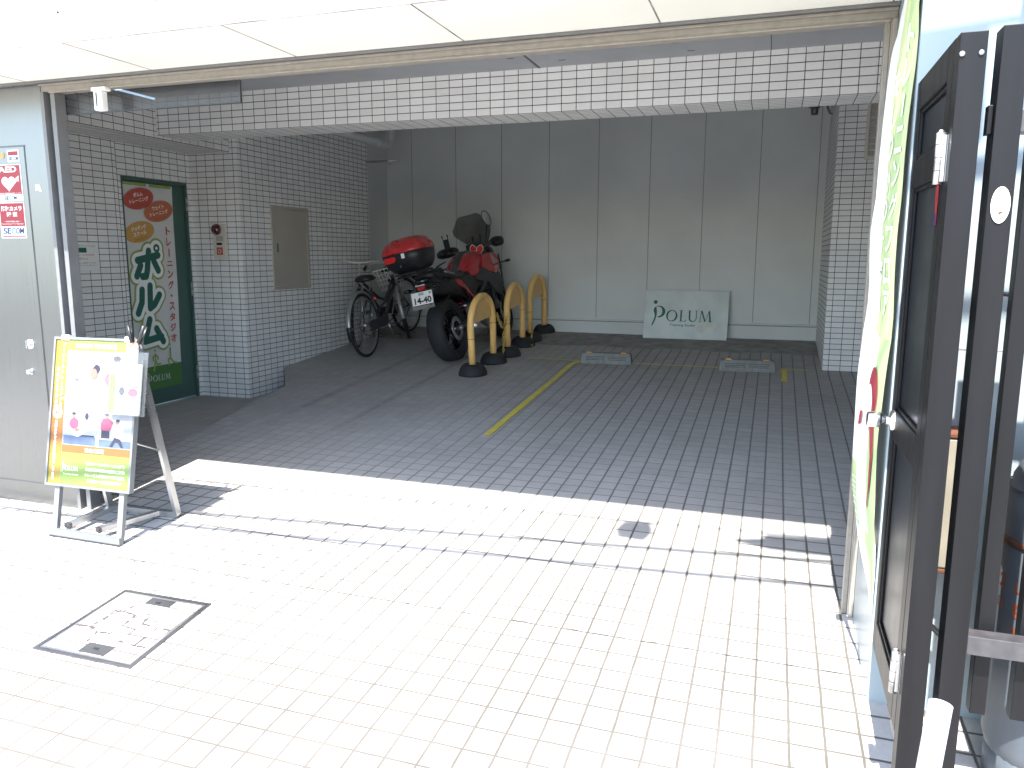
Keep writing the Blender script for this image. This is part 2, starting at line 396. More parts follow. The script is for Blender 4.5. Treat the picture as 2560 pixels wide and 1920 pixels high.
_tc = {}
def text_polys(body, size, bold=0.0, space=1.0):
    cu = bpy.data.curves.new('lettering', 'FONT'); cu.body = body; cu.size = size; cu.offset = bold; cu.resolution_u = 3
    cu.align_x = 'CENTER'; cu.align_y = 'CENTER'; cu.space_character = space
    ob = bpy.data.objects.new('lettering', cu); col.objects.link(ob)
    dg = bpy.context.evaluated_depsgraph_get(); dg.update()
    me = bpy.data.meshes.new_from_object(ob.evaluated_get(dg))
    res = ([v.co.copy() for v in me.vertices], [tuple(p.vertices) for p in me.polygons])
    bpy.data.objects.remove(ob); bpy.data.curves.remove(cu); bpy.data.meshes.remove(me)
    return res
def add_text(mb, body, fr, cx, cy, h=None, w=None, bold=0.0, rot=0.0, dz=0.0, space=1.0, shear=0):
    """lettering fitted to width w and/or height h, centred at (cx, cy) of frame fr(u, v, d)->point"""
    vs_, ps = text_polys(body, 1.0, bold, space)
    if not vs_: return
    x0 = min(v.x for v in vs_); x1 = max(v.x for v in vs_); y0 = min(v.y for v in vs_); y1 = max(v.y for v in vs_)
    sx = sy = None
    if h: sy = h / (y1 - y0)
    if w: sx = w / (x1 - x0)
    sx = sx or sy; sy = sy or sx
    ca, sa = math.cos(rot), math.sin(rot); mx, my = (x0 + x1) / 2, (y0 + y1) / 2
    nv = []
    for v in vs_:
        a, b = (v.x - mx) * sx, (v.y - my) * sy; a += shear * b
        nv.append(mb.bm.verts.new(fr(cx + a * ca - b * sa, cy + a * sa + b * ca, dz)))
    for p in ps:
        try: f = mb.bm.faces.new([nv[i] for i in p]); f.material_index = mb.mi
        except ValueError: pass
def frame(o, ux, uv, n):
    o, ux, uv, n = Vector(o), Vector(ux).normalized(), Vector(uv).normalized(), Vector(n).normalized()
    return lambda u, v, d=0.0: o + ux * u + uv * v + n * d
def strokes(mb, fr, lines, w, dz, seg=10):
    """round-ended brush strokes lying on a frame; each stroke a hair above the last"""
    k = 0
    for ln in lines:
        pts = [Vector((p[0], p[1])) for p in ln]
        for i in range(len(pts) - 1):
            a, b = pts[i], pts[i + 1]; t = (b - a); t = t.normalized() if t.length > 1e-9 else Vector((1, 0)); nn = Vector((-t.y, t.x)); out = []
            ang = math.atan2(nn.y, nn.x)
            for q in range(seg + 1): th = ang + math.pi * q / seg; out.append(a + Vector((math.cos(th), math.sin(th))) * w / 2)
            for q in range(seg + 1): th = ang + math.pi + math.pi * q / seg; out.append(b + Vector((math.cos(th), math.sin(th))) * w / 2)
            mb.poly([fr(p.x, p.y, dz + k * 4e-5) for p in out]); k += 1
def ellipse(mb, fr, cx, cy, a, b, dz, rot=0.0, n=36):
    ca, sa = math.cos(rot), math.sin(rot)
    mb.poly([fr(cx + a * math.cos(t) * ca - b * math.sin(t) * sa, cy + a * math.cos(t) * sa + b * math.sin(t) * ca, dz) for t in [2 * math.pi * k / n for k in range(n)]])
def rect(mb, fr, u0, u1, v0, v1, dz): mb.poly([fr(u0, v0, dz), fr(u1, v0, dz), fr(u1, v1, dz), fr(u0, v1, dz)])

def logo_word(mb, fr, x, y, h, dz, word='OLUM'):
    """serif capitals drawn as shapes; x = left, y = baseline; returns the end x"""
    k = 0.0
    def st(pts):
        nonlocal k
        mb.poly([fr(x + p[0] * h, y + p[1] * h, dz + k) for p in pts]); k += 3e-5
    for ch in word:
        if ch == 'O':
            N = 32
            for q in range(N):
                t0, t1 = 2 * math.pi * q / N, 2 * math.pi * (q + 1) / N
                o = lambda t: (0.50 + .50 * math.cos(t), .5 + .52 * math.sin(t)); i_ = lambda t: (0.50 + .34 * math.cos(t - .12), .5 + .45 * math.sin(t))
                st([o(t0), o(t1), i_(t1), i_(t0)])
            x += 1.12 * h
        elif ch == 'L':
            st([(.12, 0), (.26, 0), (.26, 1), (.12, 1)]); st([(.02, .96), (.36, .96), (.36, 1), (.02, 1)]); st([(.02, 0), (.62, 0), (.66, .22), (.62, .22), (.55, .06), (.02, .04)]); x += .74 * h
        elif ch == 'U':
            pts = [(.12, 1), (.26, 1), (.26, .32)] + [(.26 + .24 * (1 - math.cos(t)), .32 - .26 * math.sin(t)) for t in [math.pi * q / 10 for q in range(1, 10)]] + [(.74, .32), (.74, 1), (.81, 1), (.81, .32)] + [(.12 + .345 * (1 + math.cos(t)), .32 - .34 * math.sin(t)) for t in [math.pi * q / 10 for q in range(1, 10)]] + [(.12, .32)]
            st(pts); st([(.02, .96), (.36, .96), (.36, 1), (.02, 1)]); st([(.66, .96), (.92, .96), (.92, 1), (.66, 1)]); x += .98 * h
        elif ch == 'M':
            st([(.10, 0), (.15, 0), (.25, 1), (.20, 1)]); st([(.17, 1), (.31, 1), (.60, .10), (.56, 0), (.52, 0)]); st([(.55, 0), (.59, .02), (.92, 1), (.86, 1)]); st([(.84, 1), (.96, 1), (1.08, 0), (.93, 0)])
            st([(0, 0), (.26, 0), (.26, .04), (0, .04)]); st([(.84, 0), (1.18, 0), (1.18, .04), (.84, .04)]); x += 1.2 * h
    return x
def logo_figure(mb, fr, x, y, s, dz):
    """a dot over a leaf-shaped P"""
    ellipse(mb, fr, x + .20 * s, y + 1.62 * s, .13 * s, .13 * s, dz)
    mb.poly([fr(x + a * s, y + b * s, dz) for a, b in [(.26, 1.36), (.12, 1.18), (.10, 1.02), (.17, .86), (.20, .70), (.15, .45), (.05, .2), (.0, 0), (.10, .08), (.20, .30), (.28, .55), (.33, .80), (.32, 1.05)]])
    N = 14; outer = []; inner = []
    for q in range(N + 1):
        t = R(110) - R(210) * q / N; outer.append((.46 + .42 * math.cos(t), .98 + .40 * math.sin(t))); inner.append((.42 + .26 * math.cos(t), .99 + .33 * math.sin(t)))
    for q in range(N): mb.poly([fr(x + a * s, y + b * s, dz + 4e-5) for a, b in [outer[q], outer[q + 1], inner[q + 1], inner[q]]])

def ground_z(x, y): return .1072 - .004 * x + (.08 * y if y > -1.2 else -.096 + .095 * (max(y, -8.0) + 1.2))

# ================================================================== THE SETTING
mb = MB()
NX = [-8 + i * 1.0 for i in range(21)]
def gz(x, y): return ground_z(x, y)
edge = [(.14, -1.2), (.05, -.55), (-.105, .242), (-.153, .74), (-.638, 1.42)]
for i in range(20):
    for y0, y1 in ((-8, -4), (-4, -1.2)):
        mb.quad((NX[i], y0, gz(NX[i], y0)), (NX[i + 1], y0, gz(NX[i + 1], y0)), (NX[i + 1], y1, gz(NX[i + 1], -1.2001 if y1 == -1.2 else y1)), (NX[i], y1, gz(NX[i], -1.2001 if y1 == -1.2 else y1)))
fl = lambda x, y: (x, y, .1072 - .004 * x + .08 * y)
mb.poly([fl(*p) for p in [(.14, -1.2), (5.2, -1.2), (5.2, 3.80)]] + [fl(-.85, 3.80), fl(-.85, 1.42)] + [fl(*p) for p in reversed(edge[1:])])
for a, b in zip(edge[:-1], edge[1:]):
    mb.quad(fl(*a), fl(*b), (b[0], b[1], -.12), (a[0], a[1], -.12))
pav = mb.build('pavement', 'floor'); tag(pav, kind='structure')
bm_ = MB(); bm_.quad((-2, -1.26, .002), (.3, -1.26, .002), (.3, 1.6, .002), (-2, 1.6, .002)); tag(bm_.build('alcove_floor', 'floor'), kind='structure')
g_ = MB(); g_.quad((-200, -200, -.66), (200, -200, -.66), (200, 200, -.66), (-200, 200, -.66)); tag(g_.build('road', 'asphalt'), kind='structure')
# concrete strip between the tiles and the back wall
mb = MB(); n = 24
for i in range(n):
    xa, xb = -.85 + 6.05 * i / n, -.85 + 6.05 * (i + 1) / n
    ya = 3.16 + .05 * math.sin(i * 1.7); yb = 3.16 + .05 * math.sin((i + 1) * 1.7)
    mb.quad((xa, ya, fl(xa, ya)[2] + .004), (xb, yb, fl(xb, yb)[2] + .004), (xb, 3.97, fl(xb, 3.97)[2] + .012), (xa, 3.97, fl(xa, 3.97)[2] + .012))
tag(mb.build('concrete_strip', 'concrete'), kind='structure')
# ragged crack between two fields of the paving
def crack(pts, w=.0032):
    m_ = MB()
    q = []
    for (xa, ya), (xb, yb) in zip(pts[:-1], pts[1:]):
        k = max(2, int(abs(xb - xa) / .03))
        for i in range(k): q.append((xa + (xb - xa) * i / k, ya + (yb - ya) * i / k))
    rnd = random.Random(3)
    for i in range(len(q) - 1):
        if rnd.random() < .5: continue
        wa = w * rnd.uniform(.3, 1.2); a, b = q[i], q[i + 1]; o = rnd.uniform(-.004, .004)
        m_.quad((a[0], a[1] + o, gz(*a) + .0035), (b[0], b[1] + o, gz(*b) + .0035), (b[0], b[1] + o + wa, gz(*b) + .0035), (a[0], a[1] + o + wa, gz(*a) + .0035))
    return m_
m_ = crack([(.55, -2.43), (1.3, -2.42), (2.8, -2.404), (3.4, -2.405), (4.32, -2.41)])
tag(m_.build('pavement_crack', 'grout_dark'), kind='structure')

# ------------------------------------------------------------------ the building
bld = thing('building', 'tiled building with an open ground floor garage behind a white canopy', 'building', (2.0, 0, 0))
def bbox(name, mt, boxes, bev=0.0, parent=bld):
    m = MB()
    for b in boxes: m.box(*b, bev=bev)
    return m.build(name, mt, parent, smooth=False)
XL = -.638
bbox('tiled_wall', 'wall_tile', [(-1.4, XL, .867, 3.245, -.2, 2.9)])
dw = bbox('door_wall', 'wall_tile', [(-1.4, -1.1725, .826, .866, -.2, 2.26), (-1.4, -1.1725, .05, .826, 1.985, 2.26), (-1.4, -1.1725, -.048, .05, -.2, 2.26), (-1.4, -1.113, -1.93, -.049, -.2, 2.26)])
bbox('bulkhead', 'bulk_tile', [(-1.4, -.72, -1.93, .866, 2.2475, 2.54)])
bbox('beam', 'beam_tile', [(-.719, 5.0, 0, .3315, 2.2704, 2.9)])
bbox('pier', 'pier_tile', [(4.4555, 5.0, 2.4796, 3.95, .1, 2.9)])
# panelled back wall
m = MB(); m.box(-.95, 5.2, 3.95, 4.05, .585, 3.0); m.box(-.95, -.75, 3.245, 3.95, .2, 3.0)
m.mi = 1
xs = [-.397 + .597 * i for i in range(9)]
for x in xs:
    m.box(x - .009, x - .004, 3.9460, 3.952, .60, 2.9); m.box(x + .004, x + .009, 3.9460, 3.952, .60, 2.9)
m.mi = 2
for x in xs: m.box(x - .004, x + .004, 3.9475, 3.952, .60, 2.9)
m.build('panel_wall', ['panel', 'panel', 'panel_joint'], bld, smooth=False)
m = MB(); m.box(-.95, 5.2, 3.925, 3.949, .30, .574, bev=.003); m.box(-.95, 5.2, 3.90, 3.949, .5745, .592, bev=.004); m.mi = 1; m.box(2.6, 4.5, 3.9215, 3.924, .395, .418); m.box(-.9, 4.5, 3.9225, 3.924, .563, .573)
m.build('base_rail', ['panel', 'panel_joint'], bld, smooth=False)
bbox('side_wall', 'ceiling', [(4.95, 5.1, -1.9, 2.479, -.3, 2.9)])
# ceilings
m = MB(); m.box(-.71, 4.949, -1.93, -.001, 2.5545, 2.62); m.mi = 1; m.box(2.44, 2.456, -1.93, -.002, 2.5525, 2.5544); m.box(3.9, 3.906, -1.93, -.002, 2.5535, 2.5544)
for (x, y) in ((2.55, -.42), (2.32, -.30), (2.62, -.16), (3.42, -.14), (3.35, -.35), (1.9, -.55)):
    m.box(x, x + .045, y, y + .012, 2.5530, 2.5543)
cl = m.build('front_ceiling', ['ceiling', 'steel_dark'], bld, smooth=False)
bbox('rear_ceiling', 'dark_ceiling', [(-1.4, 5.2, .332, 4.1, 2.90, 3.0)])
# canopy: soffit panels and fascia
m = MB(); m.box(-5, 4.356, -2.53, -2.0, 2.2, 7.5)
m.mi = 1
for i in range(-8, 5):
    x = 1.125 + .802 * i
    if x > 4.35: continue
    m.box(x - .005, x + .005, -2.5312, -2.529, 2.2, 7.4)
    m.box(x - .003, x + .003, -2.529, -2.0, 2.1988, 2.2005)
for z in (2.318, 3.1, 3.9, 4.7, 5.5): m.box(-5, 4.355, -2.5312, -2.529, z - .004, z + .004)
m.box(-5, 4.355, -2.5314, -2.525, 2.199, 2.203)
m.build('canopy', ['cladding', 'joint'], bld, smooth=False)
# corner pillar and the wall running on to the right
m = MB(); m.box(4.357, 9.0, -2.536, -1.93, -.5, 7.5, bev=.004); m.mi = 1
m.box(4.3555, 4.357, -2.535, -1.995, .28, .284)
for x in (5.4, 6.6): m.box(x, x + .006, -2.5375, -2.53, -.3, 7.4)
for z in (1.05, 2.9): m.box(4.36, 9, -2.5378, -2.53, z, z + .005)
m.build('pillar', ['clad_grey', 'joint'], bld, smooth=False)
sb = thing('shade_box', 'unseen plain box added high on the wall right of the pillar to shade it', 'sign', (5.6, -2.8, 2.6))
m = MB(); m.box(4.60, 7.2, -3.10, -2.54, 2.56, 2.98, bev=.01); m.build('shade_body', 'white', sb)  # unseen box, added to throw shade on the wall below it
# shutter lintel
m = MB(); m.box(.385, 4.356, -1.998, -1.925, 2.150, 2.1985, bev=.002); m.box(.385, 4.356, -2.012, -1.999, 2.177, 2.1875, bev=.002); m.box(.44, 4.335, -2.004, -1.990, 2.142, 2.1495, bev=.0015)
m.build('lintel', 'alu_beige', bld)
m = MB(); m.box(-5, 4.356, -2.03, -2.0, 2.1885, 2.1999, bev=.002); m.build('soffit_trim', 'alu', bld)
m = MB(); m.box(.44, 1.535, -1.92, -1.914, 2.052, 2.15); m.mi = 1; m.box(.44, 1.54, -1.923, -1.911, 2.046, 2.0515); m.box(1.535, 1.54, -1.923, -1.911, 2.052, 2.15)
m.build('glass_screen', ['smoke_glass', 'steel_dark'], bld, smooth=False)
# steel wall on the left with its seams, hatch door and lock
m = MB(); m.box(-5, .384, -2.0, -1.93, -.5, 2.1884, bev=.002); m.build('steel_wall', 'steel', bld, smooth=False)
dr = MB(); dr.box(-.75, .238, -2.004, -2.0005, .062, 1.888, bev=.0015); dr = dr.build('steel_door', 'steel', bld, smooth=False)
m = MB(); m.box(-.76, .246, -2.0018, -2.0002, .052, .0615); m.box(-.76, .246, -2.0018, -2.0002, 1.8885, 1.896); m.box(.2385, .2425, -2.0018, -2.0002, .062, 1.888)
m.build('door_seam', 'gunmetal', bld, smooth=False)
m = MB(); m.lathe([(0, -2.0095), (.022, -2.0095), (.027, -2.0085), (.028, -2.0045)], 32, 'Y', (.151, 0, .848)); m.lathe([(0, -2.027), (.010, -2.026), (.017, -2.021), (.0175, -2.013), (.012, -2.0096)], 24, 'Y', (.151, 0, .848)); m.box(.146, .156, -2.031, -2.022, .828, .868, bev=.002)
m.build('turn_handle', 'chrome', dr)
m = MB(); m.lathe([(0, -2.028), (.011, -2.028), (.013, -2.026), (.013, -2.012), (.018, -2.0095), (.018, -2.0045)], 24, 'Y', (.138, 0, .695)); m.box(.1365, .1395, -2.0293, -2.0275, .688, .702)
m.build('lock_cylinder', 'chrome', dr)
# jamb profiles
m = MB(); m.box(.385, .408, -2.006, -1.93, -.2, 2.1495, bev=.002); m.box(.441, .470, -1.996, -1.93, -.2, 2.1495, bev=.002); m.mi = 1; m.box(.4085, .4405, -1.965, -1.93, -.2, 2.149)
m.build('door_jamb', ['alu', 'steel_dark'], bld)
m = MB(); m.box(4.336, 4.3565, -1.998, -1.93, -.2, 2.149, bev=.002); m.box(4.318, 4.3355, -1.985, -1.945, -.2, 2.149, bev=.002); m.box(4.34, 4.3565, -2.016, -1.999, -.2, 2.149, bev=.003)
m.build('door_jamb', 'alu_beige', bld)
# green door in the recess
dl = thing('green_door', 'green steel door in the recess of the tiled entrance, its banner taped to it', 'door', (-1.2, .43, 0))
m = MB(); m.box(-1.24, -1.204, .052, .824, .012, 1.983); leaf = m.build('door_leaf', 'green_door', dl, smooth=False)
m = MB(); m.box(-1.203, -1.178, .051, .075, 0, 1.984, bev=.002); m.box(-1.203, -1.178, .801, .825, 0, 1.984, bev=.002); m.box(-1.203, -1.178, .0755, .8005, 1.955, 1.984, bev=.002)
m.build('door_frame', 'green_door', dl)
for z0, z1 in ((1.735, 1.86), (.957, 1.086), (.172, .302)):
    m = MB(); m.tube([(-1.172, .815, z0), (-1.172, .815, (z0 + z1) / 2 - .001)], .007, 10); m.tube([(-1.172, .815, (z0 + z1) / 2 + .001), (-1.172, .815, z1)], .007, 10); m.box(-1.178, -1.175, .80, .824, z0 + .004, z1 - .004); m.build('hinge', 'silver', dl)
# vent high on the pier
vt = thing('wall_vent', 'cream framed louvred vent high on the tiled pier at the right', 'vent', (4.75, 2.478, 2.168))
m = MB(); m.box(4.680, 4.706, 2.452, 2.4785, 2.168, 2.66, bev=.002); m.box(4.7065, 4.93, 2.452, 2.4785, 2.168, 2.194, bev=.002); m.build('vent_frame', 'offwhite', vt)
m = MB()
for k in range(9): m.box(4.71, 4.92, 2.462, 2.477, 2.205 + k * .05, 2.242 + k * .05)
m.build('louvre', 'beige', vt, smooth=False)
# meter hatch on the left wall
hb = thing('meter_hatch', 'beige steel meter hatch with green pull handle on the tiled wall', 'hatch', (XL, 1.63, 1.0))
m = MB(); 
for b in ((1.312, 1.345, 1.0, 1.812), (1.911, 1.944, 1.0, 1.812), (1.3455, 1.9105, 1.782, 1.812), (1.3455, 1.9105, 1.0, 1.030)): m.box(XL, XL + .016, *b, bev=.002)
m.build('hatch_frame', 'beige', hb)
m = MB(); m.box(XL, XL + .008, 1.348, 1.908, 1.033, 1.779, bev=.002); hl = m.build('hatch_leaf', 'beige', hb)
m = MB(); m.box(XL + .0085, XL + .017, 1.388, 1.402, 1.365, 1.448, bev=.003); m.build('pull_handle', 'bottle', hl)
# alarm panel
al = thing('alarm_panel', 'ivory alarm panel with round lamp and red push plate beside the green door', 'alarm', (-.867, .867, 1.3))
m = MB(); m.box(-.937, -.795, .845, .8665, 1.297, 1.615, bev=.006); m.build('panel_body', 'offwhite', al)
m = MB(); m.lathe([(0, .792), (.020, .795), (.036, .805), (.045, .822), (.048, .838)], 28, 'Y', (-.885, 0, 1.566)); m.mi = 1; m.lathe([(.049, .8445), (.052, .838), (.052, .834), (.047, .833)], 28, 'Y', (-.885, 0, 1.566))
M['purple'] = mat('dark_lamp_lens', (0.09, 0.008, 0.025), 0.12, coat=1)
m.build('alarm_lamp', ['purple', 'gunmetal'], al)
m = MB()
for i in range(7):
    for j in range(5): m.box(-.898 + i * .0115, -.892 + i * .0115, .8435, .8449, 1.462 + j * .0095, 1.467 + j * .0095)
m.build('speaker_grille', 'grey_dark', al, smooth=False)
m = MB(); m.box(-.897, -.838, .8425, .8449, 1.425, 1.447); m.build('display_window', 'black', al, smooth=False)
m = MB(); m.box(-.899, -.832, .8415, .8449, 1.336, 1.405, bev=.002); m.mi = 1; fr = frame((-.866, .8414, 1.370), (1, 0, 0), (0, 0, 1), (0, -1, 0)); ellipse(m, fr, 0, 0, .019, .019, .0008); m.mi = 0; ellipse(m, fr, 0, 0, .013, .013, .0012)
m.build('push_plate', ['red_print', 'offwhite'], al, smooth=False)
# motion sensor on the lintel
se = thing('motion_sensor', 'white slotted sensor hanging from the lintel at the upper left', 'sensor', (.78, -1.98, 2.146))
m = MB(); m.box(.738, .828, -2.025, -1.985, 2.1275, 2.1465, bev=.004); m.box(.757, .809, -2.030, -1.990, 2.034, 2.127, bev=.006); m.build('sensor_body', 'white', se)
m = MB(); m.box(.775, .781, -2.0318, -2.0302, 2.052, 2.118); m.build('slot', 'black', se, smooth=False)
m = MB(); m.box(.720, .737, -2.012, -1.996, 2.136, 2.1465, bev=.002); m.build('screw_bracket', 'gunmetal', se)
# rear ceiling pipe, hook and camera
pp = thing('ceiling_pipe', 'grey drain pipe with an elbow running below the rear ceiling', 'pipe', (-.33, 2, 2.62))
m = MB(); m.tube([(-.36, .6, 2.60), (-.36, 3.18, 2.60), (-.36, 3.28, 2.62), (-.36, 3.33, 2.68), (-.36, 3.35, 2.9)], .042, 14); m.build('pipe_run', 'panel', pp)
m = MB(); m.lathe([(.042, 2.96), (.05, 2.965), (.05, 3.03), (.042, 3.035)], 18, 'Y', (-.36, 0, 2.60)); m.build('pipe_collar', 'panel', pp)
m = MB(); m.tube([(-.62, 3.2, 2.42), (-.2, 3.2, 2.42)], .014, 10); m.tube([(-.33, 3.18, 2.44), (-.33, 3.17, 2.39), (-.30, 3.16, 2.37), (-.28, 3.16, 2.39)], .007, 8); m.build('hanger_rod', 'silver', pp)
cc = thing('ceiling_lamp', 'small grey lamp fitting under the rear ceiling near the pier', 'lamp', (4.20, 3.5, 2.75))
m = MB(); m.lathe([(0, 2.735), (.03, 2.737), (.036, 2.76), (.036, 2.80), (.058, 2.805), (.062, 2.83), (.03, 2.899), (0, 2.899)], 22, 'Z', (4.285, 3.5, 0)); m.build('lamp_body', 'gunmetal', cc)
ch = MB(); ch.tube([(4.40, 3.5, 2.9), (4.405, 3.5, 2.80), (4.43, 3.5, 2.745), (4.455, 3.5, 2.735), (4.475, 3.5, 2.76), (4.48, 3.5, 2.80)], .011, 8)
tag(ch.build('cable_loop', 'gunmetal'), 'dark loop of flexible conduit hanging beside the pier top', 'cable')
# small duct seen beyond the bulkhead

# ================================================================== SIGNS AND BANNERS
# door banner (hangs 12 mm in front of the green door); u = y, v = z
bn = thing('door_banner', 'tall white banner with large dark green lettering taped to the green door', 'banner', (-1.19, .35, .15))
m = MB(); NV, NU = 26, 8
def bx(y, z): return -1.192 + .004 * math.sin(z * 5 + y * 4) + .003 * math.sin(y * 11)
grid = [[m.bm.verts.new((bx(.045 + .6 * i / NU - .025 * (1.94 - z) / 1.8, z), .050 + .600 * i / NU - .03 * (1.94 - z) / 1.8, z)) for i in range(NU + 1)] for z in [1.94 - 1.79 * k / NV for k in range(NV + 1)]]
for k in range(NV):
    for i in range(NU):
        f = m.bm.faces.new([grid[k][i], grid[k][i + 1], grid[k + 1][i + 1], grid[k + 1][i]]); f.smooth = True
        f.material_index = 1 if k >= NV - 3 else 0
m.build('banner_sheet', ['banner_cloth', 'band_green'], bn)
bf = lambda u, v, d=0.0: Vector((-1.1835 + d, u - .03 * (1.94 - v) / 1.8, v))
m = MB()
for u0, u1 in ((.075, .335), (.37, .625)): rect(m, bf, u0, u1, 1.915, 1.94, .0006)
m.build('hem_strip', 'olive', bn, smooth=False)
m = MB()
for (cu, cv, mi) in ((.245, 1.808, 0), (.467, 1.712, 1), (.232, 1.528, 2)):
    m.mi = mi; ellipse(m, bf, cu, cv, .172, .088, .0010, R(12))
m.mi = 3
for (cu, cv, a, b, c) in ((.245, 1.808, 'ポルム', 'トレーニング', 'POLUM Training'), (.467, 1.712, 'ウェイト', 'トレーニング', 'Weight Training'), (.232, 1.528, 'ジョギング', 'スクール', 'Jogging School')):
    m.mi = 3
    for t_, dv, hh, wm in ((a, .035, .036, .032), (b, -.012, .036, .034)):
        add_text(m, t_, bf, cu + dv * -.2, cv + dv, w=wm * len(t_) + .012, h=hh, bold=.02, rot=R(12), dz=.0016)
    m.mi = 4; add_text(m, c, bf, cu + .012, cv - .057, w=.15, h=.022, rot=R(12), dz=.0016)
m.build('oval_badges', ['red_print', 'orange_print', 'amber_print', 'white_print', 'brown_print'], bn, smooth=False)
big = dict(
    ho=[[(.305, 1.368), (.278, 1.20), (.262, 1.152), (.222, 1.150)], [(.175, 1.288), (.41, 1.332)], [(.205, 1.245), (.158, 1.155)], [(.360, 1.280), (.405, 1.200)]],
    ru=[[(.205, 1.035), (.196, .93), (.148, .838)], [(.298, 1.068), (.288, .875), (.340, .905), (.402, .985)]],
    mu=[[(.272, .775), (.205, .590), (.400, .615)], [(.345, .690), (.418, .572)]])
allst = [[(p[0] + .012, p[1]) for p in l] for v in big.values() for l in v]
ring = [[(.41 + .026 * math.cos(t), 1.393 + .026 * math.sin(t)) for t in [R(30 * k) for k in range(13)]]]
for nm, w, wr, dz, mt in (('letter_outline', .165, .125, .0010, 'olive'), ('letter_halo', .128, .088, .0024, 'white_print'), ('big_lettering', .062, .022, .0038, 'bottle')):
    m = MB(); strokes(m, bf, allst, w, dz); strokes(m, bf, ring, wr, dz + .0005)
    m.build(nm, mt, bn, smooth=False)
m = MB()
for i, c in enumerate('トレーニング・スタジオ'):
    z = 1.545 - i * .0955; s_ = .072
    if c == 'ー': rect(m, bf, .553, .566, z - .035, z + .038, .0052)
    elif c == '・': ellipse(m, bf, .560, z, .012, .012, .0052)
    else: add_text(m, c, bf, .560, z, w=s_ * (.75 if c in 'トレ' else .95), h=s_ * (1.0 if c != 'ニ' else .6), bold=.03, dz=.0052)
m.build('red_lettering', 'red_print', bn, smooth=False)
m = MB()
for bx_, lines in ((.325, [[(0, .150), (.0, .145)], [(.0, .115), (.0, .06)], [(0, .11), (-.03, .085), (-.025, .06)], [(0, .11), (.03, .09), (.03, .065)], [(0, .06), (.02, .02), (.055, .025)], [(0, .06), (-.01, .01), (-.025, -.03)]]),
                   (.51, [[(0, .185), (0, .18)], [(0, .15), (.0, .06)], [(0, .06), (-.03, .05), (-.025, .0)], [(0, .06), (.03, .02), (.07, .01)]])):
    strokes(m, bf, [[(bx_ + p[0], .35 + p[1]) for p in l] for l in lines], .018, .0012)
m.build('runner_figures', 'olive', bn, smooth=False)
m = MB(); logo_word(m, bf, .285, .225, .052, .001); logo_figure(m, bf, .222, .20, .06, .001); m.build('logo_lettering', 'banner_cloth', bn, smooth=False)
# notice on the pilaster; u = y
no = thing('notice_sheet', 'white paper notice with green block and red writing on the left tiles', 'notice', (-1.1125, -.425, 1.21))
m = MB(); m.box(-1.1125, -1.1110, -.562, -.291, 1.212, 1.425); m.build('paper', 'white_print', no, smooth=False)
nf = frame((-1.1108, 0, 0), (0, 1, 0), (0, 0, 1), (1, 0, 0))
m = MB(); rect(m, nf, -.478, -.405, 1.350, 1.388, .0003); m.build('green_block', 'bottle', no, smooth=False)
m = MB(); add_text(m, 'ご来店誠にありがとうございます。', nf, -.435, 1.402, w=.235, h=.014, dz=.0004); add_text(m, 'こちらのビルの裏側にございます', nf, -.43, 1.271, w=.22, h=.010, dz=.0004); add_text(m, 'スタジオ入口よりお越しください', nf, -.40, 1.252, w=.16, h=.009, dz=.0004); m.build('black_lettering', 'dark_print', no, smooth=False)
m = MB(); add_text(m, 'ポルムトレーニングスタジオ', nf, -.44, 1.333, w=.21, h=.014, bold=.03, dz=.0004); add_text(m, '受付４F', nf, -.440, 1.302, w=.085, h=.020, dz=.0004); m.build('red_lettering', 'red_print', no, smooth=False)
# stickers on the steel door and wall; u = x
sf = frame((0, -2.0048, 0), (1, 0, 0), (0, 0, 1), (0, -1, 0))
def secom(mb, cx, cz, w, h, dz):
    n_ = 5; cw = w / n_
    for i, c in enumerate('SECOM'):
        mb.mi = 3 if c == 'C' else 2
        add_text(mb, c, sf, cx - w / 2 + cw * (i + .5), cz, w=cw * .96, h=h, bold=.03, dz=dz + i * 4e-5, shear=.1)
st = thing('security_sticker', 'small square white security sticker with a red bar, above the AED sticker', 'sticker', (.16, -2.005, 1.84))
m = MB(); m.mi = 0; m.box(.121, .203, -2.0054, -2.0043, 1.812, 1.873); m.build('sticker_sheet', 'white_print', st, smooth=False)
m = MB(); m.mi = 1; rect(m, sf, .127, .196, 1.845, 1.866, .0010); secom(m, .162, 1.829, .068, .018, .001); m.build('lettering', ['white_print', 'sticker_red', 'blue_print', 'cyan_print'], st, smooth=False)
st = thing('aed_sticker', 'red AED sticker with a white heart on the steel door', 'sticker', (.12, -2.005, 1.7))
m = MB(); m.box(.030, .205, -2.0054, -2.0043, 1.612, 1.800); m.build('sticker_sheet', 'white_print', st, smooth=False)
m = MB(); m.mi = 1; rect(m, sf, .034, .200, 1.645, 1.796, .0010); m.mi = 0
add_text(m, 'AED', sf, .112, 1.775, w=.128, h=.030, bold=.03, dz=.0016)
pts = [(0, -.055)] + [(.048 * math.sin(t) ** 3 * 1.0, .046 * (13 * math.cos(t) - 5 * math.cos(2 * t) - 2 * math.cos(3 * t) - math.cos(4 * t)) / 17) for t in [2 * math.pi * k / 32 for k in range(3, 30)]]
m.poly([sf(.112 + p[0], 1.705 + p[1], .0016) for p in [(.048 * math.sin(t) ** 3, .046 * (13 * math.cos(t) - 5 * math.cos(2 * t) - 2 * math.cos(3 * t) - math.cos(4 * t)) / 17) for t in [math.pi + 2 * math.pi * k / 40 for k in range(40)]]])
m.poly([sf(a, b, .0018) for a, b in [(.150, 1.715), (.165, 1.728), (.188, 1.742), (.184, 1.722), (.188, 1.712), (.170, 1.714), (.158, 1.700)]])
add_text(m, '自動体外式除細動器を設置しています', sf, .117, 1.651, w=.15, h=.009, dz=.0016)
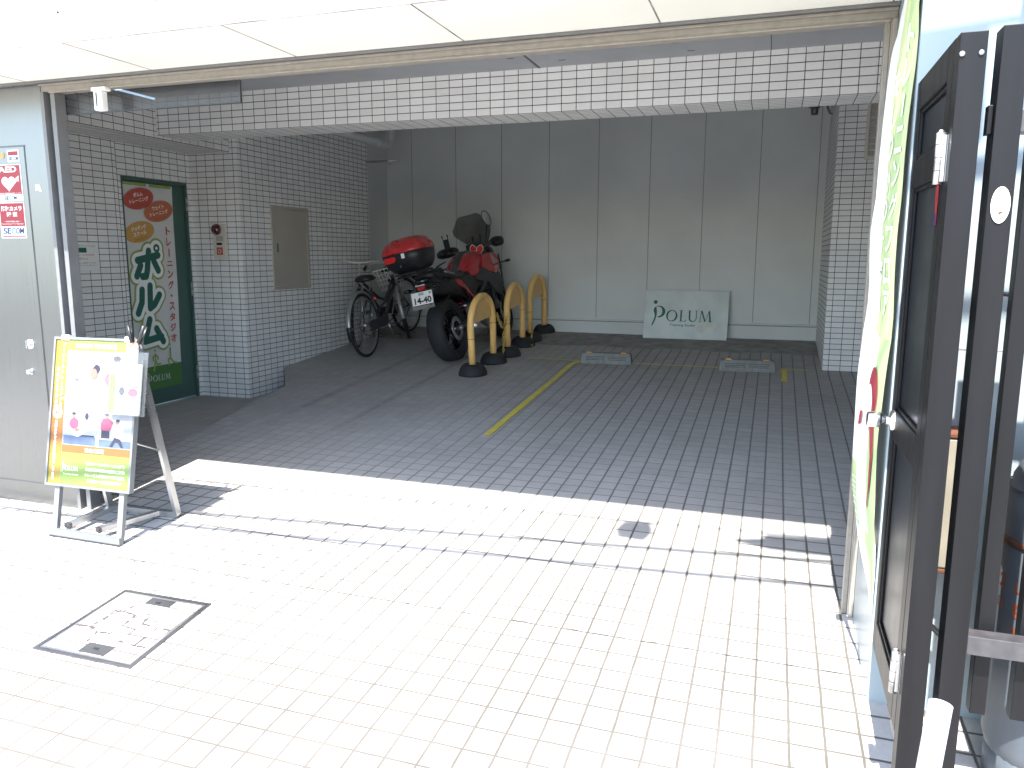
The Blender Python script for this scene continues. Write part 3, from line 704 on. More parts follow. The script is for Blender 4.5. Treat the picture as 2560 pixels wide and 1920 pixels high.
secom(m, .115, 1.628, .09, .020, .0012); m.build('lettering', ['white_print', 'sticker_red', 'blue_print', 'cyan_print'], st, smooth=False)
st = thing('camera_sticker', 'red security camera sticker in Japanese, the lowest one on the steel door', 'sticker', (.11, -2.005, 1.5))
m = MB(); m.box(.024, .204, -2.0054, -2.0043, 1.418, 1.605); m.build('sticker_sheet', 'white_print', st, smooth=False)
m = MB(); m.mi = 1; rect(m, sf, .028, .200, 1.480, 1.601, .0010); rect(m, sf, .034, .198, 1.424, 1.430, .0010); m.mi = 0
add_text(m, '防犯カメラ', sf, .114, 1.573, w=.145, h=.026, bold=.03, dz=.0016); add_text(m, '設 置', sf, .114, 1.543, w=.075, h=.024, bold=.03, dz=.0016)
add_text(m, '－ MONITORED AREA －', sf, .114, 1.505, w=.12, h=.007, dz=.0016); add_text(m, 'Closed Circuit TV in Operation', sf, .114, 1.492, w=.155, h=.008, dz=.0016)
secom(m, .114, 1.456, .15, .032, .0012); m.build('lettering', ['white_print', 'sticker_red', 'blue_print', 'cyan_print'], st, smooth=False)
st = MB(); sf2 = frame((0, -2.0003, 0), (1, 0, 0), (0, 0, 1), (0, -1, 0))
st.poly([sf2(a, b, .0008) for a, b in [(.292, 1.662), (.313, 1.664), (.314, 1.676), (.318, 1.658), (.334, 1.656), (.326, 1.676), (.322, 1.690), (.292, 1.693)]])
tag(st.build('tape_scrap', 'white_print'), 'torn scrap of white tape on the steel wall beside the AED sticker', 'tape')
so = MB(); ellipse(so, sf, .086, 1.847, .015, .015, .001); tag(so.build('round_sticker', 'amber_print'), 'small round yellow sticker left of the white security sticker', 'sticker')

# grey board leaning on the back wall
th = R(14.5)
bo = thing('leaning_board', 'grey board with green figure logo and lettering leaning against the back wall', 'sign', (3.05, 3.74, fl(3, 3.74)[2] + .008)); 
zb_ = fl(3, 3.74)[2] + .014
lf = frame((2.592, 3.735, zb_), (1, 0, 0), (0, math.tan(R(15)), 1), (0, -1, math.tan(R(15))))
m = MB(); m.prism([lf(0, 0, 0), lf(.928, 0, 0), lf(.935, .555, 0), lf(0.0, .555, 0)], lf(0, 0, -.012) - lf(0, 0, 0)); m.build('board_sheet', 'board', bo, smooth=False)
m = MB(); logo_figure(m, lf, .085, .140, .172, .0012); logo_word(m, lf, .248, .200, .128, .0012)
add_text(m, 'Training Studio', lf, .435, .155, w=.285, h=.036, dz=.0012, bold=.01); m.build('logo_lettering', 'logo_green', bo, smooth=False)
m = MB(); m.poly([lf(a, b, .0006) for a, b in [(.585, .085), (.70, .075), (.80, .09), (.83, .15), (.78, .21), (.66, .20), (.60, .15)]]); m.build('worn_patch', 'board_worn', bo, smooth=False)

# ================================================================== A-BOARD (easel sign)
ea = thing('easel_sign', 'aluminium easel sign holding a colourful gym poster in the sun at the entrance', 'sign', (.76, -2.15, ground_z(.76, -2.15)))
FL, FR_, BR, BL = Vector((.535, -2.303, ground_z(.53, -2.303))), Vector((.986, -2.303, ground_z(.98, -2.303))), Vector((1.017, -1.947, ground_z(1, -1.947))), Vector((.571, -1.962, ground_z(.57, -1.96)))
up = Vector((0, math.sin(.185), math.cos(.185)))
def bar(mb, a, b, w, d, hint=(0, 1, 0)):
    a, b = Vector(a), Vector(b); t = (b - a).normalized(); s_ = t.cross(Vector(hint)); s_ = s_.normalized() if s_.length > 1e-4 else Vector((1, 0, 0)); q = t.cross(s_).normalized()
    vs_ = []
    for p in (a, b):
        for i, j in ((-1, -1), (1, -1), (1, 1), (-1, 1)): vs_.append(mb.bm.verts.new(p + s_ * (w / 2 * i) + q * (d / 2 * j)))
    for f in ((0, 1, 2, 3), (7, 6, 5, 4), (0, 4, 5, 1), (1, 5, 6, 2), (2, 6, 7, 3), (3, 7, 4, 0)):
        mb.bm.faces.new([vs_[i] for i in f]).material_index = mb.mi
top = lambda p, h, dx: p + up * h + Vector((dx, 0, 0))
for nm, a in (('front_leg', FL + Vector((.016, 0, .02))), ('front_leg', FR_ + Vector((-.016, 0, .02)))):
    m = MB(); bar(m, a + Vector((0, .01, 0)), a + up * .98 + Vector((0, .012, 0)), .032, .022); m.build(nm, 'white_alu', ea, smooth=False)
apexL, apexR = FL + up * .96 + Vector((.02, .02, 0)), FR_ + up * .96 + Vector((-.0, .02, 0))
for a, b in ((BL, apexL), (BR, apexR)):
    m = MB(); bar(m, a + Vector((0, 0, .018)), b, .020, .034); m.build('rear_leg', 'silver', ea, smooth=False)
m = MB(); bar(m, FL + Vector((0, .0, .020)), FR_ + Vector((0, 0, .020)), .024, .038, (0, 0, 1)); m.build('front_foot_bar', 'white_alu', ea, smooth=False)
m = MB(); bar(m, FL + Vector((-.004, -.013, .0035)), FR_ + Vector((.004, -.013, .0035)), .008, .006, (0, 0, 1)); m.build('shade_strip', 'rubber', ea, smooth=False)  # dark strip standing in for the shade line under the front foot bar
m = MB(); bar(m, BL + Vector((0, 0, .016)), BR + Vector((0, 0, .016)), .024, .028, (0, 0, 1)); m.build('rear_foot_bar', 'silver', ea, smooth=False)
for x0, x1 in ((.612, .625), (.811, .915)):
    a = Vector((x0, -2.275, ground_z(x0, -2.27) + .048)); b = Vector((x1 + .01, -1.99, ground_z(x1, -1.99) + .035))
    m = MB(); bar(m, a, b, .036, .024, (0, 0, 1)); o = m.build('shelf_bar', 'silver', ea, smooth=False)
    m = MB(); bar(m, a - (b - a).normalized() * .004, a + (b - a).normalized() * .012, .038, .026, (0, 0, 1)); m.build('end_cap', 'gunmetal', o, world=True, smooth=False)
m = MB(); m.tube([apexR * .42 + BR * .58 + Vector((0, 0, .3 * 0)), FR_ + up * .52], .005, 8); m.build('stay_rod', 'silver', ea)
pf = frame((.480, -2.268, .160), (.552, .0, .004), up, Vector((0, -math.cos(.185), math.sin(.185))))
PW, PH = .552, .765
m = MB(); m.prism([pf(0, 0, -.002), pf(PW, 0, -.002), pf(PW, PH, -.002), pf(0, PH, -.002)], pf(0, 0, -.020) - pf(0, 0, 0)); m.build('poster_backing', 'white_alu', ea, smooth=False)
m = MB()
for a in ((0, PW, 0, .012), (0, PW, PH - .012, PH), (0, .012, .0125, PH - .0125), (PW - .012, PW, .0125, PH - .0125)):
    m.prism([pf(a[0], a[2], -.0015), pf(a[1], a[2], -.0015), pf(a[1], a[3], -.0015), pf(a[0], a[3], -.0015)], pf(0, 0, .0085) - pf(0, 0, 0))
m.build('snap_frame', 'white_alu', ea, smooth=False)
for u in (.05, .46):
    m = MB(); m.prism([pf(u, PH - .016, .0072), pf(u + .05, PH - .016, .0072), pf(u + .05, PH + .010, .0072), pf(u, PH + .010, .0072)], pf(0, 0, -.02) - pf(0, 0, 0)); m.build('corner_clip', 'white', ea, smooth=False)
m = MB(); rect(m, pf, .0125, PW - .0125, .0125, PH - .0125, .0); pp_ = m.build('poster_print', 'poster', ea, smooth=False)
def pr(lst):
    m = MB(); mats = []
    for i, (mt, pts, dz) in enumerate(lst):
        if mt not in mats: mats.append(mt)
        m.mi = mats.index(mt); m.poly([pf(a, b, .0004 + dz * .0003) for a, b in pts])
    return m, mats
def rc(a, b, c, d): return [(a, c), (b, c), (b, d), (a, d)]
def el(cx, cy, a, b, n=20, rot=0): return [(cx + a * math.cos(t) * math.cos(rot) - b * math.sin(t) * math.sin(rot), cy + a * math.cos(t) * math.sin(rot) + b * math.sin(t) * math.cos(rot)) for t in [2 * math.pi * k / n for k in range(n)]]
M['grad'] = mat('poster_stripe', (0.8, 0.4, 0.03), 0.45)
nb = NB(M['grad']); tcn = nb.n.new('ShaderNodeTexCoord'); sx = nb.n.new('ShaderNodeSeparateXYZ'); nb.L(tcn.outputs['Object'], sx.inputs[0])
tri = nb.m('PINGPONG', nb.m('ADD', sx.outputs[2], 0.13), 0.30)
nb.L(nb.mixc(nb.rng(tri, .0, .3, 1, 0), (0.22, 0.18, 0.025), (0.22, 0.065, 0.012)), nb.n['Principled BSDF'].inputs['Base Color'])
lst = [('grad', rc(.0125, .092, .0125, .752), 1), ('poster_green', rc(.093, .47, .695, .752), 1), ('poster_yellow', rc(.14, .30, .700, .745), 2),
       ('poster_orange', rc(.093, .539, .175, .215), 1), ('poster_yellow', rc(.093, .539, .150, .175), 1), ('poster_green', rc(.093, .539, .0125, .150), 1), ('poster_green', rc(.24, .539, .020, .125), 2),
       ('poster_green', rc(.25, .53, .028, .060), 3),
       ('poster_photo', rc(.093, .32, .215, .385), 1), ('poster_photo', rc(.325, .539, .215, .385), 1),
       ('poster_blue', rc(.100, .31, .218, .262), 2), ('poster_dark', rc(.20, .30, .262, .270), 3), ('poster', el(.19, .315, .055, .055), 3), ('poster_pink', el(.165, .325, .033, .030), 4), ('poster_skin', el(.185, .295, .018, .010), 5), ('poster_skin', el(.16, .365, .014, .015), 4), ('poster_dark', el(.16, .376, .013, .007), 5), ('poster_dark', el(.245, .365, .012, .018), 4),
       ('poster_blue', rc(.33, .535, .218, .255), 2), ('poster_pink', [(.34, .30), (.40, .30), (.42, .345), (.385, .365), (.35, .36), (.335, .335)], 3), ('poster_skin', el(.375, .375, .013, .014), 4), ('poster_dark', el(.375, .383, .014, .007), 5), ('poster_dark', [(.345, .262), (.40, .262), (.395, .30), (.345, .30)], 4), ('poster', el(.45, .305, .035, .035), 4), ('poster_skin', el(.443, .345, .012, .013), 5), ('poster_dark', el(.446, .354, .012, .007), 6), ('poster_dark', [(.40, .220), (.43, .270), (.47, .262), (.49, .220), (.475, .220), (.455, .245), (.435, .245), (.42, .220)], 6),
       ('poster_skin', el(.275, .585, .026, .036), 3), ('poster_dark', el(.288, .607, .024, .024), 4), ('poster_skin', el(.273, .583, .020, .026), 5), ('poster_skin', el(.415, .645, .024, .030), 3), ('poster_dark', el(.415, .665, .026, .014), 4), ('poster_skin', [(.30, .630), (.335, .672), (.340, .668), (.306, .622)], 3), ('poster_pink', [(.345, .570), (.375, .600), (.385, .560), (.378, .47), (.370, .43), (.362, .52), (.34, .555)], 3), ('poster_pink', rc(.385, .41, .45, .55), 3), ('poster_dark', rc(.155, .157, .545, .60), 3), ('poster_dark', [(.157, .600), (.225, .585), (.225, .588), (.157, .603)], 3), ('poster_blue', el(.165, .548, .018, .007), 4)]
m, mats = pr(lst); m.build('printed_photos', mats, ea, smooth=False)
m = MB(); ft = lambda u, v, d=0.0: pf(u, v, .003 + d)
add_text(m, 'POLUM TRAINING', ft, .28, .722, w=.26, h=.022, bold=.02)
for i, c in enumerate('パーソナルトレーニング&ジム'):
    if c == 'ー': rect(m, ft, .0655, .0705, .725 - i * .028 - .009, .725 - i * .028 + .009, 0)
    else: add_text(m, c, ft, .068, .725 - i * .028, w=.020, h=.020, bold=.03)
for i, c in enumerate('完全個室で安心!'): add_text(m, c, ft, .038, .60 - i * .028, w=.019, h=.021, bold=.03)
ellipse(m, ft, .052, .375, .030, .030, 0)
for i, c in enumerate('見学体験でお気軽にお越し下さい'): add_text(m, c, ft, .047, .325 - i * .0205, w=.017, h=.017, bold=.03)
logo_figure(m, ft, .105, .075, .028, 0); logo_word(m, ft, .125, .085, .022, 0); add_text(m, 'Training Studio', ft, .165, .065, w=.10, h=.009)
for i, t_ in enumerate(['マンツーマントレーニングで', '完全個室の快適な空間をご提供', 'トレーニング後のケアまで万全', '体験コース受付中です']): add_text(m, t_, ft, .385, .128 - i * .029, w=.25 if i < 3 else .22, h=.017, bold=.02)
m.build('white_lettering', 'white_print', ea, smooth=False)
m = MB(); add_text(m, '4F', lambda u, v, d=0.0: pf(u, v, .0045), .052, .375, w=.036, h=.030, bold=.03); m.build('floor_number', 'poster_orange', ea, smooth=False)
m = MB(); add_text(m, '完全成果型', ft, .31, .194, w=.125, h=.022); add_text(m, 'マンツーマン', ft, .22, .445, w=.28, h=.016); add_text(m, 'ポルムトレーニング', ft, .24, .415, w=.26, h=.016); m.build('grey_lettering', 'board', ea, smooth=False)
# leaflet holder with spring clips on the right edge of the poster
lh = thing('leaflet_holder', 'clear leaflet holder clipped over the right edge of the easel poster', 'holder', (1.1, -2.15, .55))
hf = frame(pf(.395, .385, .012), pf(1, 0, 0) - pf(0, 0, 0), up, pf(0, 0, 1) - pf(0, 0, 0))
m = MB()
m.prism([hf(0, 0), hf(.225, 0), hf(.225, .315), hf(0, .315)], hf(0, 0, .003) - hf(0, 0)); m.prism([hf(0, 0, .035), hf(.225, 0, .035), hf(.225, .25, .035), hf(0, .25, .035)], hf(0, 0, .003) - hf(0, 0))
m.prism([hf(0, 0, .004), hf(.004, 0, .004), hf(.004, .26, .004), hf(0, .26, .004)], hf(0, 0, .03) - hf(0, 0)); m.prism([hf(.221, 0, .004), hf(.225, 0, .004), hf(.225, .28, .004), hf(.221, .28, .004)], hf(0, 0, .03) - hf(0, 0)); m.prism([hf(.0045, 0, .004), hf(.2205, 0, .004), hf(.2205, .004, .004), hf(.0045, .004, .004)], hf(0, 0, .03) - hf(0, 0))
m.build('holder_box', 'clear', lh, smooth=False)
m = MB(); m.prism([hf(.012, .006, .010), hf(.205, .006, .010), hf(.205, .255, .010), hf(.012, .255, .010)], hf(0, 0, .012) - hf(0, 0))
m.mi = 1; m.poly([hf(a, b, .0225) for a, b in rc(.013, .055, .01, .20)]); m.mi = 2; m.poly([hf(a, b, .0228) for a, b in el(.165, .115, .032, .022)]); m.mi = 3; m.poly([hf(a, b, .0231) for a, b in el(.095, .120, .018, .022)]); m.poly([hf(a, b, .0231) for a, b in rc(.15, .20, .14, .146)])
m.build('leaflets', ['poster', 'poster_green', 'poster_pink', 'poster_dark'], lh, smooth=False)
for i, (du, an) in enumerate(((.125, -.28), (.165, .30))):
    cp = thing('spring_clip', ['black spring clip gripping the poster top, the left of the pair', 'black spring clip gripping the poster top, the right of the pair'][i], 'clip', hf(du, .37, 0), group='spring clips on the easel')
    m = MB(); 
    for s_ in (-1, 1):
        a = hf(du, .355, .004 + s_ * .006); b = hf(du + .01 * s_ + an * .10, .445, .004 + s_ * .022)
        m.tube([a, a * .5 + b * .5, b], [.009, .011, .008], 10, flat=.6)
    m.build('clip_handle', 'black', cp)
    m = MB(); m.tube([hf(du, .335, -.014), hf(du, .355, -.006), hf(du, .355, .014), hf(du, .335, .020)], .006, 8); m.build('clip_jaw', 'silver', cp)
m = MB()
m.tube([hf(.105, .375, .02), hf(.12, .33, .022), hf(.10, .30, .02)], .0022, 6); m.tube([hf(.14, .36, .02), hf(.12, .33, .022), hf(.165, .37, .02)], .0022, 6); m.tube([hf(.12, .33, .022), hf(.145, .30, .02), hf(.15, .285, .012)], .0022, 6)
tag(m.build('tie_string', 'orange_print'), 'thin orange string tied round the black spring clips', 'string')

# ================================================================== FLAG on the pillar
Lf = [(4.348, 2.152), (4.34, 2.1), (4.334, 2.043), (4.322, 1.994), (4.316, 1.906), (4.311, 1.778), (4.308, 1.648), (4.307, 1.516), (4.298, 1.42), (4.300, 1.33), (4.306, 1.244), (4.306, 1.16), (4.299, 1.076), (4.293, 0.969), (4.290, 0.90), (4.291, 0.823), (4.292, 0.746), (4.293, 0.668), (4.295, 0.589), (4.299, 0.52), (4.305, 0.47), (4.312, 0.411), (4.318, 0.36), (4.331, 0.292), (4.350, 0.219), (4.354, 0.160)]
Rf = [(4.348, 2.05), (4.352, 2.001), (4.354, 1.96), (4.353, 1.878), (4.349, 1.811), (4.345, 1.726), (4.343, 1.611), (4.344, 1.506), (4.340, 1.398), (4.341, 1.290), (4.345, 1.197), (4.348, 1.142), (4.347, 1.068), (4.342, 1.000), (4.338, 0.922), (4.336, 0.861), (4.332, 0.796), (4.331, 0.726), (4.334, 0.639), (4.339, 0.534), (4.341, 0.462), (4.350, .40), (4.354, .33), (4.355, .25), (4.355, .20), (4.355, .155)]
Lf = [(4.349, 2.60), (4.349, 2.38)] + Lf; Rf = [(4.352, 2.60), (4.352, 2.30)] + Rf
def interp(tab, z):
    for (xa, za), (xb, zb2) in zip(tab[:-1], tab[1:]):
        if za >= z >= zb2: return xa + (xb - xa) * (za - z) / (za - zb2 + 1e-9)
    return tab[-1][0] if z < tab[-1][1] else tab[0][0]
FT, FB = 2.60, .16
def flag_pt(s, z, d=0.0):
    """s 0..1 across (left = far edge), z height"""
    yl = -2.20 if z > .5 else -2.20 - .30 * (.5 - z) / .34; yr = -2.52
    a = Vector((interp(Lf, z), yl, z)); b = Vector((interp(Rf, z), yr, z)); p = a.lerp(b, s)
    w = .006 * math.sin(s * 7 + z * 2.2) * min(1, 3 * s * (1 - s) + .0); return p + Vector((-w - d, -d * .3, 0))
fg = thing('flag_banner', 'long white and green gym flag tied along the pillar, its lower end crumpled', 'banner', (4.33, -2.36, FB))
m = MB(); NZ, NS = 70, 18; mats = ['flag', 'flag_green', 'flag_lime', 'flag_red', 'flag_skin']
gr = [[m.bm.verts.new(flag_pt(i / NS, FT + (FB - FT) * k / NZ)) for i in range(NS + 1)] for k in range(NZ + 1)]
def flag_col(s, z):
    if z > 1.05:
        b = .40 + .05 * math.sin(z * 6)
        if s > .86: return 2
        if s > b: return 1 if (.62 < s) else 2
        return 0
    if z > .70: return 1 if s > .60 + .25 * (z - .7) else 0
    if z > .42: return 1 if (s < .22 and z < .60) or s > .55 else 0
    return 1 if .30 < s < .95 else 0
for k in range(NZ):
    for i in range(NS):
        f = m.bm.faces.new([gr[k][i], gr[k][i + 1], gr[k + 1][i + 1], gr[k + 1][i]]); f.smooth = True
        f.material_index = flag_col((i + .5) / NS, FT + (FB - FT) * (k + .5) / NZ)
m.build('flag_cloth', mats, fg)
ff = lambda u, v, d=0.0: flag_pt(u, v, .0035 + d)
m = MB()
def vtext(mb, txt, u, z0, step, w, h):
    for i, c in enumerate(txt):
        if c == 'ー': rect(mb, ff, u - .02, u + .02, z0 - i * step - h * .4, z0 - i * step + h * .4, 0)
        else: add_text(mb, c, ff, u, z0 - i * step, w=w, h=h, bold=.02)
vtext(m, 'トレーニングフロア', .78, 1.98, .100, .19, .080)
vtext(m, 'をしっかりサポート', .53, 1.86, .098, .19, .078)
m.build('white_lettering', 'white_print', fg, smooth=True)
m = MB(); fz = lambda p, d: [ff(a, b, d) for a, b in p]
m.mi = 0; m.poly(fz(el(.66, .870, .20, .100, 28), 0)); m.poly(fz([(.72, .90), (.86, .80), (.90, .70), (.82, .58), (.70, .50), (.62, .485), (.74, .56), (.80, .68), (.70, .78)], .0004))
m.mi = 1; m.poly(fz(el(.57, .830, .16, .080, 24), .0012)); m.mi = 0; m.poly(fz([(.25, .80), (.33, .805), (.30, .755), (.22, .75)], .0016))
m.build('printed_figure', ['flag_red', 'flag_skin'], fg, smooth=True)
m = MB()
for k in range(6): m.poly(fz(rc(.10, .24, .555 - k * .018, .560 - k * .018), .001))
for k in range(5): m.poly(fz(rc(.12, .32, .44 - k * .018, .445 - k * .018), .001))
m.build('small_print', 'board', fg, smooth=True)

# ================================================================== GROUND DETAILS
mh = thing('manhole', 'square steel framed access cover filled with cracked paving tiles', 'access cover', (1.58, -2.88, ground_z(1.58, -2.88)))
mc = [(1.351, -2.650), (1.806, -2.643), (1.822, -3.107), (1.353, -3.113)]
def mq(u, v): # bilinear
    a = Vector(mc[0]).lerp(Vector(mc[1]), u); b = Vector(mc[3]).lerp(Vector(mc[2]), u); return a.lerp(b, v)
def ribbon(mb, u0, u1, v0, v1, z0, z1, n=1):
    P = [mq(u0, v0), mq(u1, v0), mq(u1, v1), mq(u0, v1)]
    mb.prism([(p.x, p.y, ground_z(p.x, p.y) + z1) for p in P], (0, 0, z0 - z1))
m = MB()
for a in ((0, 1, 0, .030), (0, 1, .970, 1), (0, .030, .0302, .9698), (.970, 1, .0302, .9698)): ribbon(m, *a, -.02, .0055)
m.build('frame', 'gunmetal', mh, smooth=False)
m = MB()
for a in ((.038, .962, .038, .060), (.038, .962, .940, .962), (.038, .060, .0602, .9398), (.940, .962, .0602, .9398)): ribbon(m, *a, -.02, .005)
m.build('lid_rim', 'silver', mh, smooth=False)
m = MB(); ribbon(m, .060, .940, .060, .940, -.02, .0042); m.build('lid_tiles', 'floor', mh, smooth=False)
for (u0, u1, v0, v1) in ((.38, .66, .065, .165), (.40, .66, .80, .93)):
    m = MB(); ribbon(m, u0, u1, v0, v1, -.01, .0062); hp = m.build('lifting_plate', 'gunmetal', mh, smooth=False)
    m = MB(); ribbon(m, u0 + .10, u0 + .15, v0 + .05, v0 + .075, .0062, .0072); m.build('key_slot', 'black', hp, world=True, smooth=False)
m = MB(); rnd = random.Random(5)
for path in ([(.06, .62), (.2, .60), (.33, .66), (.36, .80)], [(.30, .06), (.32, .2), (.30, .33), (.45, .35), (.58, .30), (.62, .45), (.94, .47)], [(.06, .33), (.2, .34), (.30, .33)], [(.45, .35), (.47, .52), (.63, .54), (.62, .94)], [(.62, .72), (.80, .74), (.94, .73)], [(.20, .60), (.22, .45), (.21, .34)], [(.36, .66), (.47, .64)], [(.80, .47), (.80, .74)]):
    for (ua, va), (ub, vb) in zip(path[:-1], path[1:]):
        k = 4
        for i in range(k):
            if rnd.random() < .18: continue
            a = mq(ua + (ub - ua) * i / k, va + (vb - va) * i / k); b = mq(ua + (ub - ua) * (i + 1) / k, va + (vb - va) * (i + 1) / k)
            w = rnd.uniform(.002, .008); t = (b - a).normalized() * w; nrm = Vector((-t.y, t.x))
            m.poly([(q.x, q.y, ground_z(q.x, q.y) + .0052) for q in (a - nrm, b - nrm * .6, b + nrm * .8, a + nrm)])
m.build('crack_lines', 'dark_print', mh, smooth=False)

def tape(name, label, pts, w):
    m = MB(); rnd = random.Random(len(label)); q = []
    for (xa, ya), (xb, yb) in zip(pts[:-1], pts[1:]):
        k = max(1, int(math.hypot(xb - xa, yb - ya) / .09))
        for i in range(k): q.append(Vector((xa + (xb - xa) * i / k, ya + (yb - ya) * i / k)))
    q.append(Vector(pts[-1])); L_ = []
    for i, p in enumerate(q):
        t = (q[min(i + 1, len(q) - 1)] - q[max(i - 1, 0)]).normalized(); nn = Vector((-t.y, t.x)); wa = w / 2 * rnd.uniform(.86, 1.08)
        L_.append((p + nn * wa, p - nn * wa))
    for (a, b), (c, d) in zip(L_[:-1], L_[1:]): m.quad(*[(v.x, v.y, ground_z(v.x, v.y) + .0045) for v in (a, b, d, c)])
    tag(m.build(name, 'tape', smooth=False), label, 'tape', 'yellow marking tape on the parking floor')
tape('floor_tape', 'long strip of yellow floor tape running from the left wheel stop towards the entrance', [(2.137, -.19), (2.136, .6), (2.142, 1.5), (2.136, 2.18), (2.15, 2.26), (2.20, 2.36)], .050)
tape('floor_tape', 'thin yellow floor tape between the bollards and the left wheel stop', [(1.633, 2.400), (1.9, 2.392), (2.17, 2.385)], .030)
tape('floor_tape', 'thin yellow floor tape linking the two wheel stops', [(2.738, 2.385), (3.1, 2.382), (3.53, 2.378)], .028)
tape('floor_tape', 'short yellow tape strip beside the right wheel stop pointing at the viewer', [(4.121, 1.93), (4.122, 2.44)], .050)
tape('floor_tape', 'faint thin yellow tape crossing the short strip near the tiled pier', [(4.09, 2.462), (4.33, 2.446)], .020)
# wheel stops
def wheel_stop():
    t = thing('wheel_stop', 'ribbed concrete wheel stop with amber reflectors, the left one', 'wheel stop', world=False)
    m = MB(); prof = [(-.062, 0), (-.060, .030), (-.054, .052), (-.046, .090), (-.038, .100), (.038, .100), (.046, .090), (.060, .030), (.062, 0)]
    N = 26; ring = []
    rnd = random.Random(2)
    for i in range(N + 1):
        x = -.25 + .5 * i / N; row = []
        for j, (y, z) in enumerate(prof):
            jit = rnd.uniform(-.004, .004) if j in (0, 1) else 0
            row.append(m.bm.verts.new((x * (1 - .05 * z / .1), y + jit, z - .012 if j in (0, 8) else z + jit * .6)))
        ring.append(row)
    for a, b in zip(ring[:-1], ring[1:]):
        for j in range(8): m.bm.faces.new([a[j], a[j + 1], b[j + 1], b[j]])
    m.bm.faces.new(ring[0]); m.bm.faces.new(list(reversed(ring[-1])))
    m.build('concrete_block', 'stop', t, smooth=False)
    m = MB()
    for z in (.040, .055, .070):
        for s_ in (-1, 1):
            a, b = (-.20, -.015) if s_ < 0 else (.015, .20); y = -.0590 + (z - .03) * .22
            m.box(a, b, y - .002, y + .004, z - .0028, z + .0028)
    m.build('rib', 'stop_rib', t, smooth=False)
    for s_ in (-1, 1):
        m = MB(); m.box(s_ * .170 - .028, s_ * .170 + .028, -.026, -.004, .1002, .110, bev=.003); m.build('reflector', 'amber', t)
    return t
ws = wheel_stop(); tilt = math.atan(.08)
def put(o, x, y, z, rz, tx=0): o.rotation_euler = (tx, 0, rz); o.location = (x, y, z)
put(ws, 2.455, 2.365, ground_z(2.45, 2.365), R(4), tilt); ws['group'] = 'wheel stops of the parking bay'
w2 = copy_tree(ws); put(w2, 3.79, 2.335, ground_z(3.79, 2.335), R(4), tilt); w2['label'] = 'ribbed concrete wheel stop with amber reflectors, the right one near the tiled pier'

# hoop bollards
def hoop():
    t = thing('hoop_bollard', 'nearest yellow hoop bollard standing on black rubber feet', 'bollard', world=False)
    a = .287; pts = [(0, -a + .012, .05), (0, -a + .004, .25), (0, -a - .002, .42), (0, -a + .004, .47)]
    cz, ry = .47, .232
    for k in range(1, 20):
        th = math.pi - math.pi * k / 20; pts.append((0, (a - .004) * math.cos(th), cz + ry * math.sin(th)))
    pts += [(0, a - .004, .47), (0, a + .002, .42), (0, a - .004, .25), (0, a - .012, .05)]
    m = MB(); m.tube(pts, .0325, 18); m.build('hoop_pipe', 'yellow', t)
    m = MB(); N = 20; top_ = [(.0, (a - .02) * math.cos(math.pi * k / N), cz + (ry - .018) * math.sin(math.pi * k / N)) for k in range(N + 1)]
    m.prism([(-.004, p[1], p[2]) for p in top_], (.008, 0, 0)); m.build('infill_plate', 'yellow', t, smooth=False)
    for s_, q in ((-1, 0), (1, 0)):
        m = MB(); m.lathe([(.036, .094), (.058, .100), (.082, .096), (.104, .080), (.122, .052), (.134, .018), (.137, -.012), (.0, -.012)], 30, 'Z', (0, s_ * (a - .012), 0)); m.build('rubber_foot', 'rubber', t)
    for s_, z0 in ((-1, .335), (1, .40)):
        m = MB(); m.lathe([(.0328, z0), (.0331, z0 + .001), (.0331, z0 + .003), (.0328, z0 + .004)], 20, 'Z', (0, s_ * (a + .0), 0)); m.build('scuff_ring', 'grey_dark', t)
    return t
hp_ = hoop(); hp_['group'] = 'yellow hoop bollards beside the motorcycle'
hops = [(1.345, 1.85, 'nearest yellow hoop bollard standing on black rubber feet'), (1.374, 2.757, 'middle yellow hoop bollard with a chain hanging from its near leg'), (1.370, 3.60, 'farthest yellow hoop bollard, close to the back wall')]
for i, (x, y, lb) in enumerate(hops):
    o = hp_ if i == 0 else copy_tree(hp_)
    put(o, x, y, ground_z(x, y) + .004, R((-1, 1.5, -.5)[i]), tilt); o['label'] = lb
mk = MB(); hf2 = lambda u, v, d=0.0: Vector((1.345 + math.sin(u / .0325) * (.0331 + d), 1.563 - math.cos(u / .0325) * (.0331 + d), v))
strokes(mk, hf2, [[(0.0, .66), (0.0, .617)], [(-.018, .625), (.018, .617)], [(-.012, .64), (-.012, .628)]], .004, .0003); tag(mk.build('handwritten_mark', 'brown_print'), 'small brown handwritten mark on the near leg of the nearest bollard', 'mark')
def chain(label, path, link=.034, wr=.0042):
    pts = [Vector(p) for p in path]; m = MB(); seg = []
    d = [0]; 
    for a, b in zip(pts[:-1], pts[1:]): d.append(d[-1] + (b - a).length)
    n = int(d[-1] / (link * .74))
    def at(s):
        for i in range(len(pts) - 1):
            if d[i] <= s <= d[i + 1] + 1e-9: return pts[i].lerp(pts[i + 1], (s - d[i]) / max(1e-9, d[i + 1] - d[i])), (pts[i + 1] - pts[i]).normalized()
        return pts[-1], (pts[-1] - pts[-2]).normalized()
    for k in range(n):
        p, t = at((k + .5) * d[-1] / n); h = Vector((1, 0, 0)) if k % 2 else Vector((0, 1, 0)); h = (h - t * h.dot(t)); h = h.normalized() if h.length > .05 else Vector((.7, .7, 0))
        lp = [p + t * (link / 2 * math.cos(a)) + h * (link * .30 * math.sin(a)) for a in [2 * math.pi * q / 10 for q in range(10)]]
        m.tube(lp, wr, 5, closed=True)
    tag(m.build('plastic_chain', 'chain'), label, 'chain', 'yellow chains between the bollards')
zA = ground_z(1.35, 2.13); zB = ground_z(1.37, 2.47)
